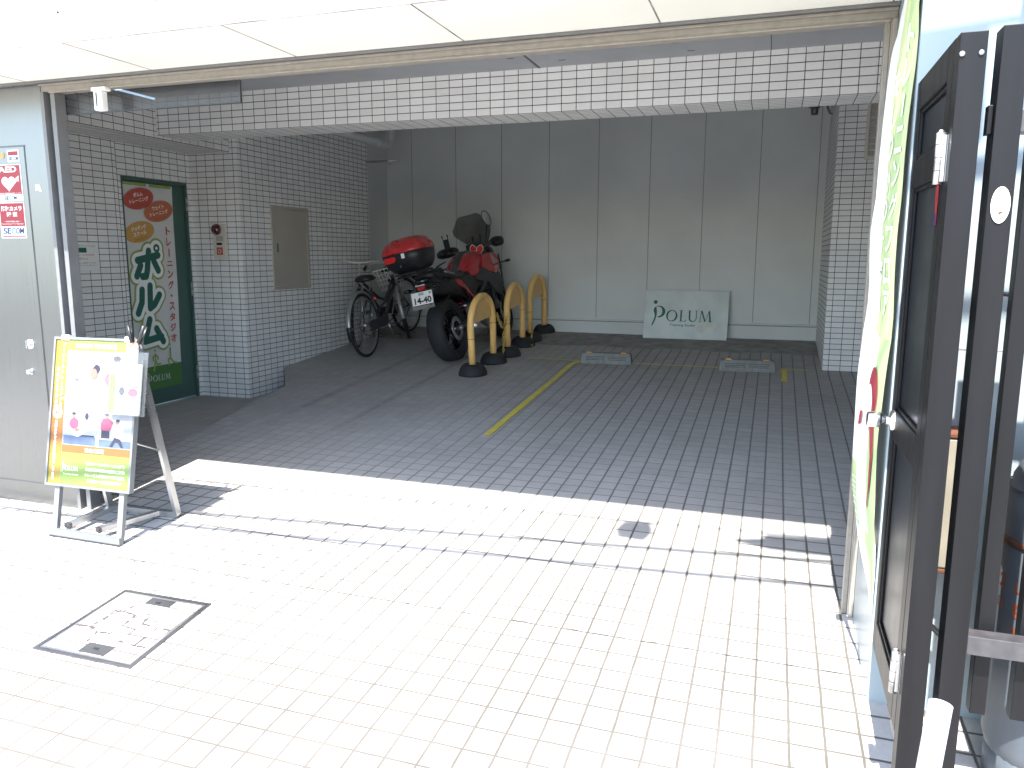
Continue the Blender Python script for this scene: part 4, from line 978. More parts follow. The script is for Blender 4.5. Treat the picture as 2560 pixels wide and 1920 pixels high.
sag = lambda p, q, s_, n=14: [tuple(Vector(p).lerp(Vector(q), k / n) - Vector((0, 0, s_ * 4 * (k / n) * (1 - k / n)))) for k in range(n + 1)]
chain('yellow plastic chain slung between the nearest and middle bollards, one end hanging', sag((1.382, 2.14, zA + .50), (1.40, 2.47, zB + .56), .20) + [(1.405, 2.44, zB + .34)])
chain('yellow plastic chain hanging straight down to a foot of the nearest bollard', [(1.395, 2.30, zA + .30), (1.40, 2.29, zA + .16), (1.395, 2.28, zA + .02)])
zC = ground_z(1.36, 3.04)
chain('yellow plastic chain drooping from the middle bollard to the farthest one', [(1.395, 3.30, zC + .50), (1.40, 3.28, zC + .25), (1.42, 3.2, zC + .10), (1.47, 3.02, zC + .03), (1.50, 2.96, zC + .012)])

# ================================================================== MOTORCYCLE
def pose(o, loc, yaw_, lean, pitch):
    f = Vector((math.sin(yaw_), math.cos(yaw_), 0)); l = Vector((-math.cos(yaw_), math.sin(yaw_), 0)); u = Vector((0, 0, 1))
    f = f * math.cos(pitch) + u * math.sin(pitch); u = f.cross(l)
    l2 = l * math.cos(lean) - u * math.sin(lean); u2 = u * math.cos(lean) + l * math.sin(lean)
    mt_ = Matrix((f, l2, u2)).transposed(); o.rotation_euler = mt_.to_euler(); o.location = loc
mo = thing('motorcycle', 'red and black touring motorcycle with a red topped luggage box, leaning on its stand', 'motorcycle', world=False)
pose(mo, (.945, 2.10, .277), .02, .215, .08)
def wheel(parent, cx, cz, Rr_, hw, nm_t, nm_r, spoke=5, xf=None):
    m = MB(); ri = Rr_ - hw * 1.05
    m.lathe([(ri, -hw * .72), (ri + .25 * hw, -hw * .95), (Rr_ - .35 * hw, -hw), (Rr_ - .08 * hw, -hw * .70), (Rr_ - .01 * hw, -hw * .32), (Rr_, 0), (Rr_ - .01 * hw, hw * .32), (Rr_ - .08 * hw, hw * .70), (Rr_ - .35 * hw, hw), (ri + .25 * hw, hw * .95), (ri, hw * .72), (ri - .004, 0)], 48, 'Y', (cx, 0, cz), closed=True)
    ty = m.build(nm_t, 'rubber', parent)
    m = MB(); m.lathe([(ri - .002, -hw * .74), (ri - .016, -hw * .72), (ri - .022, -hw * .3), (ri - .022, hw * .3), (ri - .016, hw * .72), (ri - .002, hw * .74), (ri - .006, 0)], 40, 'Y', (cx, 0, cz), closed=True)
    for k in range(spoke):
        for da in (-.13, .13):
            a = 2 * math.pi * k / spoke + .3; m.tube([(cx + .035 * math.cos(a), .0, cz + .035 * math.sin(a)), (cx + (ri - .016) * math.cos(a + da), .0, cz + (ri - .016) * math.sin(a + da))], [.014, .010], 8)
    m.lathe([(0, -.07), (.030, -.07), (.036, -.05), (.036, .05), (.030, .07), (0, .07)], 20, 'Y', (cx, 0, cz))
    rm = m.build(nm_r, 'black_gloss', parent); return ty, rm
wheel(mo, 0, .318, .318, .092, 'rear_tyre', 'rear_rim'); wheel(mo, 1.44, .302, .302, .062, 'front_tyre', 'front_rim')
def disc(parent, cx, y, cz, r):
    m = MB(); m.lathe([(r * .62, y), (r, y), (r, y - .005), (r * .62, y - .005)], 36, 'Y', (cx, 0, cz), closed=True); m.build('brake_disc', 'silver', parent)
disc(mo, 0, -.105, .318, .125); disc(mo, 1.44, -.085, .302, .150); disc(mo, 1.44, .09, .302, .150)
m = MB(); m.tube([(0, -.15, .318), (0, .15, .318)], .014, 12); m.lathe([(0, -.168), (.022, -.166), (.026, -.150), (.024, -.125), (0, -.125)], 16, 'Y', (0, 0, .318)); m.build('rear_axle', 'silver', mo)
for s_ in (-1, 1):
    m = MB(); m.tube([(-.05, s_ * .125, .318), (.10, s_ * .125, .325), (.35, s_ * .12, .36), (.56, s_ * .10, .42)], [.026, .034, .036, .04], 10, flat=.55); m.build('swingarm', 'engine', mo)
m = MB(); m.blob([(.44, 0, .42, .10, .10), (.52, 0, .42, .15, .16), (.68, 0, .40, .17, .19), (.84, 0, .44, .17, .19), (.93, 0, .52, .13, .15), (.98, 0, .56, .09, .09)], 18, 3); m.build('engine_block', 'engine', mo)
for s_ in (-1, 1):
    m = MB(); m.lathe([(0, s_ * .215), (.055, s_ * .213), (.085, s_ * .20), (.092, s_ * .165)], 28, 'Y', (.62, 0, .36)); m.lathe([(0, s_ * .205), (.04, s_ * .203), (.06, s_ * .19), (.064, s_ * .160)], 24, 'Y', (.80, 0, .35)); m.build('engine_cover', 'gunmetal', mo)
m = MB()
for i in range(3):
    y = -.07 + i * .07; m.tube([(.95, y, .60), (1.06, y, .55), (1.08, y, .38), (1.0, y * .8, .23), (.80, y * .5, .17), (.60, -.03, .17)], .019, 10)
m.build('header_pipes', 'silver', mo)
m = MB(); m.blob([(.66, -.10, .21, .05, .05, 2), (.58, -.13, .22, .075, .065, 2.4), (.42, -.15, .25, .08, .07, 2.4), (.30, -.16, .28, .072, .062, 2.4), (.26, -.162, .29, .045, .04, 2)], 18); m.build('muffler', 'silver', mo)
m = MB(); m.blob([(.34, -.226, .33, .012, .045, 3), (.44, -.236, .30, .014, .055, 3), (.56, -.225, .27, .012, .05, 3)], 14); m.build('heat_shield', 'gunmetal', mo)
m = MB(); m.box(1.045, 1.085, -.16, .16, .36, .66, bev=.01); m.build('radiator', 'black', mo)
for s_ in (-1, 1):
    m = MB(); m.tube([(1.18, s_ * .06, .93), (1.05, s_ * .15, .83), (.80, s_ * .175, .66), (.56, s_ * .15, .52), (.50, s_ * .13, .36)], [.03, .034, .036, .034, .03], 10, flat=.5); m.build('frame_spar', 'grey_dark', mo)
for s_ in (-1, 1):
    m = MB(); m.tube([(.52, s_ * .12, .62), (.20, s_ * .12, .76), (-.22, s_ * .10, .86)], .014, 8); m.tube([(.50, s_ * .13, .50), (.05, s_ * .12, .76)], .013, 8); m.build('subframe', 'black', mo)
m = MB(); m.tube([(.42, -.03, .42), (.30, -.03, .68)], .022, 12)
m.build('shock_absorber', 'black', mo)
m = MB(); hel = [(.41 - .10 * k / 60 + .036 * math.cos(k * .63), -.03 + .036 * math.sin(k * .63), .45 + .21 * k / 60) for k in range(61)]; m.tube(hel, .007, 6); m.build('coil_spring', 'red_paint', mo)
# bodywork
m = MB(); m.blob([(.40, 0, .72, .10, .10), (.55, 0, .74, .15, .14), (.80, 0, .74, .18, .17), (1.02, 0, .76, .19, .18), (1.18, 0, .82, .17, .18), (1.28, 0, .90, .14, .14)], 16, 3.2); m.build('inner_fairing', 'black', mo)
m = MB(); m.blob([(.47, 0, .83, .07, .05), (.54, 0, .87, .125, .075), (.66, 0, .915, .165, .105), (.82, 0, .94, .185, .12), (.98, 0, .945, .185, .115), (1.08, 0, .93, .14, .09), (1.13, 0, .92, .08, .05)], 22, 2.5); m.build('fuel_tank', 'red_paint', mo, sub=1)
m = MB(); m.blob([(.46, 0, .845, .05, .05), (.55, 0, .885, .070, .082), (.68, 0, .932, .072, .104), (.84, 0, .962, .070, .114), (1.0, 0, .965, .066, .108), (1.10, 0, .945, .05, .075)], 18, 2.8); m.build('tank_trim', 'gunmetal', mo, sub=1)
for s_ in (-1, 1):
    m = MB(); m.prism([(.86, s_ * .195, .98), (1.02, s_ * .22, 1.0), (1.20, s_ * .225, .96), (1.27, s_ * .215, .86), (1.18, s_ * .235, .78), (1.04, s_ * .24, .76), (.90, s_ * .215, .80), (.80, s_ * .19, .86)], (0, -s_ * .035, 0)); m.build('side_shroud', 'red_paint', mo, smooth=False)
    m = MB(); m.prism([(.56, s_ * .155, .90), (.66, s_ * .178, .935), (.72, s_ * .19, .93), (.70, s_ * .195, .82), (.62, s_ * .175, .78), (.54, s_ * .15, .80)], (0, -s_ * .03, 0)); m.build('tank_panel', 'red_paint', mo, smooth=False)
    m = MB(); m.prism([(.60, s_ * .165, .76), (.80, s_ * .19, .85), (1.02, s_ * .225, .755), (1.16, s_ * .235, .77), (1.20, s_ * .24, .62), (1.08, s_ * .235, .50), (.98, s_ * .225, .56), (.88, s_ * .205, .68), (.70, s_ * .18, .72)], (0, -s_ * .02, 0)); m.build('lower_fairing', 'grey_dark', mo, smooth=False)
    m = MB(); m.prism([(.18, s_ * .125, .80), (.28, s_ * .145, .78), (.44, s_ * .172, .62), (.52, s_ * .18, .50), (.46, s_ * .178, .54), (.34, s_ * .165, .66), (.20, s_ * .13, .755)], (0, -s_ * .012, 0)); m.build('red_accent', 'red_paint', mo, smooth=False)
    m = MB(); m.prism([(.10, s_ * .11, .82), (.34, s_ * .15, .80), (.56, s_ * .165, .80), (.60, s_ * .17, .66), (.50, s_ * .17, .56), (.30, s_ * .14, .66), (.12, s_ * .11, .74)], (0, -s_ * .03, 0)); m.build('side_cover', 'black', mo, smooth=False)
    m = MB(); m.prism([(1.18, s_ * .235, .62), (1.30, s_ * .22, .80), (1.36, s_ * .20, .96), (1.40, s_ * .17, .92), (1.34, s_ * .19, .72), (1.24, s_ * .225, .52)], (0, -s_ * .015, 0)); m.build('cooling_wing', 'gunmetal', mo, smooth=False)
m = MB(); m.blob([(-.26, 0, .905, .08, .03), (-.18, 0, .90, .13, .042), (.02, 0, .885, .145, .05), (.14, 0, .865, .14, .05), (.20, 0, .83, .135, .045), (.36, 0, .815, .14, .042), (.48, 0, .84, .11, .04), (.54, 0, .86, .08, .03)], 18, 3); m.build('seat', 'grey_dark', mo, sub=1)
m = MB(); m.blob([(-.36, 0, .86, .05, .022), (-.28, 0, .855, .09, .035), (-.05, 0, .82, .115, .045), (.2, 0, .78, .12, .05)], 16, 3); m.build('tail_cowl', 'black_gloss', mo)
m = MB(); m.blob([(-.22, 0, .76, .06, .05), (-.12, 0, .755, .10, .07), (.05, 0, .74, .125, .085), (.22, 0, .72, .135, .10), (.42, 0, .70, .13, .12), (.50, 0, .66, .10, .09)], 14, 4); m.build('battery_box', 'black', mo)
m = MB(); m.blob([(-.20, 0, .50, .05, .012), (-.10, 0, .60, .09, .016), (.05, 0, .665, .10, .014), (.22, 0, .655, .10, .014), (.34, 0, .56, .09, .014)], 14, 4); m.build('rear_hugger', 'black', mo)
m = MB(); m.blob([(1.16, 0, .98, .08, .08), (1.24, 0, .99, .16, .12), (1.34, 0, .97, .17, .13), (1.44, 0, .92, .13, .10), (1.50, 0, .88, .07, .05)], 18, 3); m.build('front_cowl', 'black_gloss', mo, sub=1)
for s_ in (-1, 1):
    m = MB(); m.blob([(1.44, s_ * .07, .915, .045, .03), (1.485, s_ * .065, .90, .035, .022), (1.505, s_ * .06, .895, .012, .008)], 14, 2.5); m.build('headlight', 'silver', mo)
m = MB()  # windscreen
rows = [(1.375, 1.04, .075), (1.355, 1.10, .110), (1.330, 1.17, .165), (1.305, 1.23, .215), (1.290, 1.27, .235), (1.270, 1.32, .228), (1.245, 1.37, .19), (1.222, 1.42, .155), (1.212, 1.445, .130), (1.207, 1.455, .10)]
prev = None
for x, z, hw in rows:
    cur = [[m.bm.verts.new((x - 1.5 * (hw * k / 6) ** 2 + d, hw * k / 6, z)) for k in range(-6, 7)] for d in (0, .004)]
    if prev:
        for q in (0, 1):
            for k in range(12): m.bm.faces.new([prev[q][k], prev[q][k + 1], cur[q][k + 1], cur[q][k]]).smooth = True
    prev = cur
m.build('windscreen', 'smoke', mo)
m = MB(); m.box(1.13, 1.17, -.09, .09, 1.03, 1.13, bev=.012); m.tube([(1.18, -.06, 1.0), (1.30, -.05, 1.22)], .008, 6); m.tube([(1.18, .06, 1.0), (1.30, .05, 1.22)], .008, 6); m.build('instrument_panel', 'black', mo)
m = MB(); m.tube([(1.00, -.36, 1.075), (1.035, -.24, 1.085), (1.075, -.12, 1.06), (1.085, 0, 1.03), (1.075, .12, 1.06), (1.035, .24, 1.085), (1.00, .36, 1.075)], .0125, 10); hb_ = m.build('handlebar', 'gunmetal', mo)
for s_ in (-1, 1):
    m = MB(); m.tube([(1.025, s_ * .285, 1.083), (.995, s_ * .375, 1.074)], .018, 12); m.build('grip', 'rubber', mo)
    m = MB(); m.blob([(1.00, s_ * .385, 1.085, .018, .030, 2.5), (1.06, s_ * .36, 1.09, .05, .052, 2.5), (1.12, s_ * .30, 1.095, .065, .058, 2.5), (1.15, s_ * .26, 1.10, .05, .045, 2.5), (1.155, s_ * .21, 1.10, .02, .02, 2.5)], 14); m.build('hand_guard', 'black', mo)
    m = MB(); m.tube([(1.055, s_ * .22, 1.09), (1.085, s_ * .31, 1.085), (1.06, s_ * .36, 1.075)], .006, 8); m.box(1.03, 1.075, s_ * .245 - .025, s_ * .245 + .025, 1.065, 1.105, bev=.006); m.build('lever', 'grey_dark', mo)
    m = MB(); m.tube([(1.44, s_ * .105, .302), (1.33, s_ * .105, .62), (1.30, s_ * .105, .70)], [.030, .030, .026], 12); m.tube([(1.30, s_ * .105, .70), (1.165, s_ * .105, 1.03)], .022, 12); m.build('fork_leg', 'gunmetal', mo)
m = MB(); m.blob([(1.06, 0, 1.0, .10, .018), (1.14, 0, 1.01, .13, .022), (1.20, 0, .99, .12, .02)], 12, 3); m.build('top_yoke', 'grey_dark', mo)
m = MB(); m.blob([(1.16, 0, .53, .05, .008), (1.28, 0, .615, .07, .012), (1.44, 0, .64, .075, .014), (1.58, 0, .60, .065, .012), (1.66, 0, .54, .04, .008)], 14, 4); m.build('front_mudguard', 'black_gloss', mo)
# mirror
m = MB(); m.tube([(1.06, -.19, 1.09), (1.09, -.20, 1.17), (1.125, -.225, 1.285)], [.007, .007, .012], 8); m.build('mirror_stem', 'black', mo)
mf = frame((1.115, -.245, 1.365), (0, -1, .28), (0, .28, 1), (-1, -.25, .0))
m = MB(); m.mi = 0
eo = [(.048 * math.sin(t) * (1.0 + .12 * math.cos(t)), .092 * math.cos(t)) for t in [2 * math.pi * k / 28 for k in range(28)]]
m.prism([mf(a, b, 0) for a, b in eo], mf(0, 0, -.020) - mf(0, 0, 0)); m.build('mirror_housing', 'black', mo, smooth=False)
m = MB(); m.poly([mf(a * .84, b * .88, .0015) for a, b in eo]); m.build('mirror_glass', 'chrome', mo, smooth=False)
# phone holder
m = MB(); m.tube([(1.02, .22, 1.085), (.99, .235, 1.14), (.985, .24, 1.18)], .012, 8); m.box(.97, .985, .205, .275, 1.13, 1.24, bev=.006)
for s_ in (-1, 1): m.tube([(.978, .24 + s_ * .028, 1.22), (.972, .24 + s_ * .034, 1.275)], .005, 6); m.tube([(.978, .24 + s_ * .034, 1.272), (.965, .24 + s_ * .034, 1.285)], .008, 8)
m.build('phone_holder', 'black', mo)
# number plate assembly
m = MB(); m.prism([(-.20, -.075, .80), (-.20, .075, .80), (-.36, .06, .79), (-.36, -.06, .79)], (0, 0, .03)); m.prism([(-.345, -.05, .80), (-.345, .05, .80), (-.395, .05, .62), (-.395, -.05, .62)], (.012, 0, 0)); m.build('plate_bracket', 'black', mo, smooth=False)
plf = frame((-.385, 0, .700), (0, -1, 0), (.16, 0, 1), (-1, 0, .16))
m = MB(); m.prism([plf(a, b, 0) for a, b in rc(-.115, .115, -.0625, .0625)], plf(0, 0, -.004) - plf(0, 0, 0)); pl_ = m.build('number_plate', 'white_print', mo, smooth=False)
m = MB()
for a in ((-.121, .121, .063, .069), (-.121, .121, -.069, -.063), (-.121, -.1155, -.063, .063), (.1155, .121, -.063, .063)): m.prism([plf(p, q, .002) for p, q in rc(*a)], plf(0, 0, -.006) - plf(0, 0, 0))
m.build('plate_frame', 'black', mo, smooth=False)
m = MB(); m.prism([plf(p, q, .001) for p, q in rc(-.121, .121, -.104, -.0705)], plf(0, 0, -.004) - plf(0, 0, 0)); m.build('lower_strip', 'silver', mo, smooth=False)
m = MB(); add_text(m, '14-40', plf, .006, -.020, w=.185, h=.062, bold=.035, dz=.0012); add_text(m, '船橋', plf, -.005, .042, w=.056, h=.026, bold=.01, dz=.0012); add_text(m, 'あ', plf, .092, .042, w=.026, h=.026, bold=.02, dz=.0012); m.build('plate_lettering', 'black', pl_, smooth=False); 
m = MB(); m.prism([plf(p, q, .004) for p, q in rc(-.030, .045, .080, .108)], plf(0, 0, -.03) - plf(0, 0, 0)); m.build('tail_light', 'red_lens', mo, smooth=False)
m = MB()
for k in range(6): m.prism([plf(p, q, .006) for p, q in rc(-.052 + k * .018, -.040 + k * .018, .118, .129)], plf(0, 0, -.01) - plf(0, 0, 0))
m.build('led_row', 'white', mo, smooth=False)
for s_ in (-1, 1):
    m = MB(); m.tube([(-.345, s_ * .05, .79), (-.35, s_ * .13, .79)], .008, 8); m.blob([(-.40, s_ * .15, .79, .03, .014, 2), (-.35, s_ * .15, .79, .038, .020, 2), (-.30, s_ * .15, .79, .02, .012, 2)], 12); m.build('rear_indicator', 'black_gloss', mo)
    m = MB(); m.tube([(1.30, s_ * .20, .86), (1.30, s_ * .28, .86)], .008, 8); m.blob([(1.27, s_ * .31, .86, .022, .012, 2), (1.30, s_ * .31, .86, .036, .020, 2), (1.34, s_ * .31, .86, .02, .010, 2)], 12); m.build('front_indicator', 'black_gloss', mo)
# rack and luggage box
m = MB()
for s_ in (-1, 1): m.tube([(.12, s_ * .14, .87), (-.10, s_ * .16, .915), (-.30, s_ * .13, .93), (-.52, s_ * .08, .945)], .011, 8); m.tube([(-.10, s_ * .12, .84), (-.30, s_ * .11, .935)], .009, 8)
for x in (-.08, -.22, -.38, -.52): m.tube([(x, -.13, .935), (x, .13, .935)], .010, 8)
m.build('luggage_rack', 'black', mo)
m = MB(); m.tube([(.10, -.165, .86), (-.12, -.175, .90)], .012, 8); m.build('grab_handle', 'silver', mo)
m = MB(); m.box(-.60, -.22, -.11, .11, .948, .968, bev=.005); m.build('mounting_plate', 'black', mo)
def stack(mb, secs, n=36, e=3.4):
    rings = []
    for (z, cx, hx, hy) in secs:
        rings.append([mb.bm.verts.new((cx + hx * math.copysign(abs(math.cos(a)) ** (2 / e), math.cos(a)), hy * math.copysign(abs(math.sin(a)) ** (2 / e), math.sin(a)), z)) for a in [2 * math.pi * (k + .5) / n for k in range(n)]])
    for a, b in zip(rings[:-1], rings[1:]):
        for k in range(n): mb.bm.faces.new([a[k], a[(k + 1) % n], b[(k + 1) % n], b[k]]).smooth = True
    mb.bm.faces.new(list(reversed(rings[0]))); mb.bm.faces.new(rings[-1])
tb = MB(); stack(tb, [(.969, -.41, .13, .13), (.985, -.41, .162, .165), (1.04, -.42, .198, .205), (1.10, -.43, .213, .222), (1.150, -.43, .218, .228), (1.153, -.43, .212, .222)]); bxo = tb.build('box_base', 'black', mo)
tb = MB(); stack(tb, [(1.1545, -.43, .219, .229), (1.170, -.43, .219, .229), (1.20, -.425, .210, .220), (1.245, -.415, .180, .195), (1.28, -.405, .13, .15), (1.292, -.40, .08, .10), (1.295, -.40, .04, .05)]); tb.build('box_lid', 'red_lid', mo)
tb = MB(); stack(tb, [(1.1532, -.43, .2175, .2275), (1.1543, -.43, .2175, .2275)]); tb.build('lid_seal', 'black_gloss', mo)
bf_ = frame((-.648, 0, 1.10), (0, -1, 0), (0, 0, 1), (-1, 0, 0))
tb = MB(); tb.prism([bf_(a, b, .006) for a, b in [(-.150, .030), (-.040, .034), (-.034, .006), (-.050, -.018), (-.135, -.022), (-.155, .0)]], (.03, 0, 0)); tb.build('box_reflector', 'red_lens', mo, smooth=False)
tb = MB(); tb.prism([bf_(a, b, .0025) for a, b in rc(.030, .062, .002, .046)], (.012, 0, 0)); tb.build('box_sticker', 'white_print', mo, smooth=False)
tb = MB(); tb.lathe([(.0, -.650), (.010, -.650), (.010, -.63)], 14, 'X', (0, 0, 1.035)); tb.build('box_lock', 'silver', mo, smooth=False)
# foot controls and stand
m = MB(); m.tube([(.42, -.13, .40), (.42, -.24, .40)], .011, 8); m.tube([(.42, .13, .40), (.42, .24, .40)], .011, 8); m.tube([(.12, -.13, .52), (.10, -.22, .52)], .010, 8); m.tube([(.12, .13, .52), (.10, .22, .52)], .010, 8); m.build('foot_pegs', 'silver', mo)
m = MB(); m.tube([(.55, .13, .28), (.50, .24, .08), (.485, .275, .015)], .012, 8); m.box(.455, .515, .25, .30, .0, .012); m.build('side_stand', 'black', mo)
m = MB(); m.tube([(0, .145, .36), (.45, .13, .43)], .008, 6); m.tube([(0, .145, .28), (.45, .13, .36)], .008, 6); m.lathe([(.085, .14), (.10, .14), (.10, .147), (.085, .147)], 30, 'Y', (0, 0, .318), closed=True); m.build('drive_chain', 'gunmetal', mo)
m = MB(); m.tube([(.30, -.165, .70), (.33, -.18, .56), (.44, -.16, .45)], .006, 6); m.tube([(.9, -.19, .8), (.84, -.2, .62), (.7, -.19, .5)], .007, 6); m.tube([(1.05, -.1, 1.05), (1.16, -.16, .92), (1.2, -.14, .8)], .007, 6); m.build('hoses', 'rubber', mo)
# sunglasses on the handlebar
sg = thing('sunglasses', 'white rimmed sunglasses with red lenses hanging from the motorcycle handlebar', 'sunglasses', world=False)
sg.parent = None; pose(sg, mo.location, .02, .215, .08)
gf = frame((.985, -.10, 1.06), (0, -1, -.20), (0, -.20, 1), (-1, 0, .12))
for s_ in (-1, 1):
    e_ = [(s_ * .040 + (.033 + .006 * math.cos(2 * t)) * math.cos(t) + s_ * .006 * math.sin(t), (.044) * math.sin(t) * (1 + .1 * s_ * math.cos(t))) for t in [2 * math.pi * k / 22 for k in range(22)]]
    m = MB(); m.tube([gf(a, b, 0) for a, b in e_], .0040, 6, closed=True); rimo = m.build('rim', 'white', sg)
    m = MB(); m.poly([gf(a * .99 + s_ * .0004, b * .98, .001) for a, b in e_]); m.build('lens', 'red_lens', sg, smooth=False)
# helmet-like bag behind the seat, left
hm = thing('helmet', 'blue and green striped helmet hung beside the motorcycle seat', 'helmet', world=False); pose(hm, mo.location, .02, .215, .08)
M['teal'] = mat('teal_shell', (0.02, 0.16, 0.14), 0.2, coat=.8); M['navy'] = mat('navy_shell', (0.012, 0.02, 0.09), 0.2, coat=.8)
m = MB(); m.mi = 0
prof = [(0, .125)] + [(.125 * math.sin(t), .125 * math.cos(t)) for t in [R(12 * k) for k in range(1, 11)]]
m.lathe(prof[:6], 28, 'Z', (.66, .30, .84)); m.mi = 1; m.lathe(prof[5:7], 28, 'Z', (.66, .30, .84)); m.mi = 2; m.lathe(prof[6:], 28, 'Z', (.66, .30, .84)); m.build('shell', ['teal', 'white', 'navy'], hm)
m = MB(); m.tube([(.80, .22, 1.0), (.70, .25, .98), (.66, .28, .965)], .007, 8); m.build('strap', 'black', hm)

# ================================================================== BICYCLES
def bicycle():
    b = thing('bicycle', 'dark city bicycle with wire basket parked at the left of the motorcycle', 'bicycle', world=False)
    RW = .335;  SA = Vector((.30, 0, -.95)).normalized(); SP = Vector((.86, 0, .78))
    steer = Matrix.Translation(SP) @ Matrix.Rotation(R(-26), 4, SA) @ Matrix.Translation(-SP)
    def fin(m, nm_, mt_, par, xf=None):
        if xf is not None:
            for v in m.bm.verts: v.co = xf @ v.co
        return m.build(nm_, mt_, par)
    def cwheel(cx, xf, pre):
        w_ = bpy.data.objects.new(pre + '_wheel', None); col.objects.link(w_); w_.parent = b
        m = MB(); m.lathe([(RW - .018 + .018 * math.cos(t), .018 * math.sin(t)) for t in [2 * math.pi * k / 10 for k in range(10)]], 44, 'Y', (cx, 0, RW), closed=True); fin(m, 'tyre', 'rubber', w_, xf)
        m = MB(); m.lathe([(RW - .036, -.012), (RW - .030, -.012), (RW - .030, .012), (RW - .036, .012), (RW - .046, 0)], 44, 'Y', (cx, 0, RW), closed=True); fin(m, 'rim', 'silver', w_, xf)
        m = MB()
        for k in range(28):
            a = 2 * math.pi * k / 28; a2 = a + (.45 if k % 2 else -.45); s_ = .028 if k % 4 < 2 else -.028
            m.tube([(cx + .02 * math.cos(a2), s_, RW + .02 * math.sin(a2)), (cx + (RW - .04) * math.cos(a), 0, RW + (RW - .04) * math.sin(a))], .0011, 4, caps=False)
        fin(m, 'spokes', 'silver', w_, xf)
        m = MB(); m.lathe([(0, -.055), (.008, -.055), (.008, -.032), (.024, -.030), (.018, 0), (.024, .030), (.008, .032), (.008, .055), (0, .055)], 14, 'Y', (cx, 0, RW)); fin(m, 'hub', 'silver', w_, xf)
    cwheel(0, None, 'rear'); cwheel(1.08, steer, 'front')
    def fender(cx, a0, a1, nm_, xf):
        m = MB(); n = 28; prev = None; rf = RW + .022
        for k in range(n + 1):
            a = R(a0 + (a1 - a0) * k / n); c, s_ = math.cos(a), math.sin(a); cur = []
            for dy, dr in ((-.026, -.012), (-.016, 0), (0, .005), (.016, 0), (.026, -.012)): cur.append(m.bm.verts.new((cx + (rf + dr) * c, dy, RW + (rf + dr) * s_)))
            if prev:
                for q in range(4):
                    f = m.bm.faces.new([prev[q], prev[q + 1], cur[q + 1], cur[q]]); f.smooth = True; f.material_index = 1 if (k > n - 4) else 0
            prev = cur
        for s2 in (-1, 1): m.mi = 0; m.tube([(cx, s2 * .05, RW), (cx + (rf) * math.cos(R(a1 - 20)), s2 * .024, RW + rf * math.sin(R(a1 - 20)))], .0022, 5)
        fin(m, nm_, ['fender', 'black'], b, xf)
    fender(0, 20, 200, 'rear_mudguard', None); fender(1.08, 40, 215, 'front_mudguard', steer)
    m = MB(); BBp = (.44, 0, .28); St = (.27, 0, .70); Hd = (.86, 0, .78); Hb = (.89, 0, .66)
    m.tube([BBp, St], .016, 10); m.tube([BBp, (.60, 0, .40), (.76, 0, .58), Hb], .020, 12); m.tube([(.38, 0, .44), (.56, 0, .50), (.74, 0, .64), (.87, 0, .74)], .015, 10); m.tube([Hd, Hb], .020, 12)
    for s_ in (-1, 1): m.tube([(0, s_ * .05, RW), (.42, s_ * .03, .28)], .010, 8); m.tube([(0, s_ * .05, RW), (.27, s_ * .02, .66)], .009, 8)
    fin(m, 'frame', 'frame_brown', b)
    m = MB()
    for s_ in (-1, 1): m.tube([(1.08, s_ * .05, RW), (1.02, s_ * .05, .48), (.93, s_ * .038, .70), (.90, 0, .72)], [.009, .012, .012, .012], 8)
    fin(m, 'fork', 'silver', b, steer)
    m = MB(); m.blob([(.10, 0, .80, .085, .022), (.16, 0, .815, .105, .034), (.24, 0, .812, .085, .032), (.32, 0, .80, .045, .026), (.40, 0, .795, .022, .016)], 16, 2.3); fin(m, 'saddle', 'black', b)
    m = MB(); m.tube([(.27, 0, .68), (.25, 0, .785)], .012, 8); 
    for s_ in (-1, 1): m.tube([(.14, s_ * .05, .765), (.16, s_ * .05, .745), (.24, s_ * .03, .765)], .004, 6)
    fin(m, 'seat_post', 'silver', b)
    m = MB(); m.tube([(.86, 0, .78), (.835, 0, .90), (.86, 0, .935)], .011, 10); m.tube([(.70, .27, .925), (.78, .25, .945), (.88, .16, .955), (.89, .06, .935), (.89, -.06, .935), (.88, -.16, .955), (.78, -.25, .945), (.70, -.27, .925)], .011, 10); fin(m, 'handlebar', 'bright', b, steer)
    for s_ in (-1, 1):
        m = MB(); m.tube([(.77, s_ * .252, .943), (.66, s_ * .275, .915)], .016, 12); fin(m, 'grip', 'black', b, steer)
        m = MB(); m.tube([(.80, s_ * .22, .945), (.81, s_ * .26, .90), (.72, s_ * .29, .885)], .005, 6); fin(m, 'brake_lever', 'silver', b, steer)
    m = MB(); z0, z1 = .63, .86
    def bk(u, v, z): # basket corner interpolation; wider at the top
        t = (z - z0) / (z1 - z0); return (1.06 + u * (.095 + .030 * t) + .01, .03 + v * (.13 + .045 * t), z)
    for z in [z0, z0 + .058, z0 + .115, z0 + .172, z1]:
        m.tube([bk(-1, -1, z), bk(1, -1, z), bk(1, 1, z), bk(-1, 1, z)], .0045 if z in (z0, z1) else .0026, 6, closed=True)
    for k in range(-4, 5):
        for u in (-1, 1): m.tube([bk(u, k / 4, z0), bk(u, k / 4, z1)], .0026, 5)
        m.tube([bk(-1, k / 4, z0), bk(1, k / 4, z0)], .0026, 5)
    for k in range(-3, 4):
        for v in (-1, 1): m.tube([bk(k / 3, v, z0), bk(k / 3, v, z1)], .0026, 5)
    fin(m, 'wire_basket', 'basket', b, steer)
    for du in (-.03, .03):
        m = MB(); m.box(.962, .968, .03 + du - .017, .03 + du + .017, .77, .825, bev=.0025); fin(m, 'basket_tag', 'white', b, steer)
        m = MB(); m.box(.9600, .9618, .03 + du - .008, .03 + du + .009, .782, .812); fin(m, 'tag_mark', 'grey_dark', b, steer)
    m = MB(); m.lathe([(0, .262), (.020, .264), (.022, .272), (.0, .273)], 18, 'X', (0, .0, .0)); 
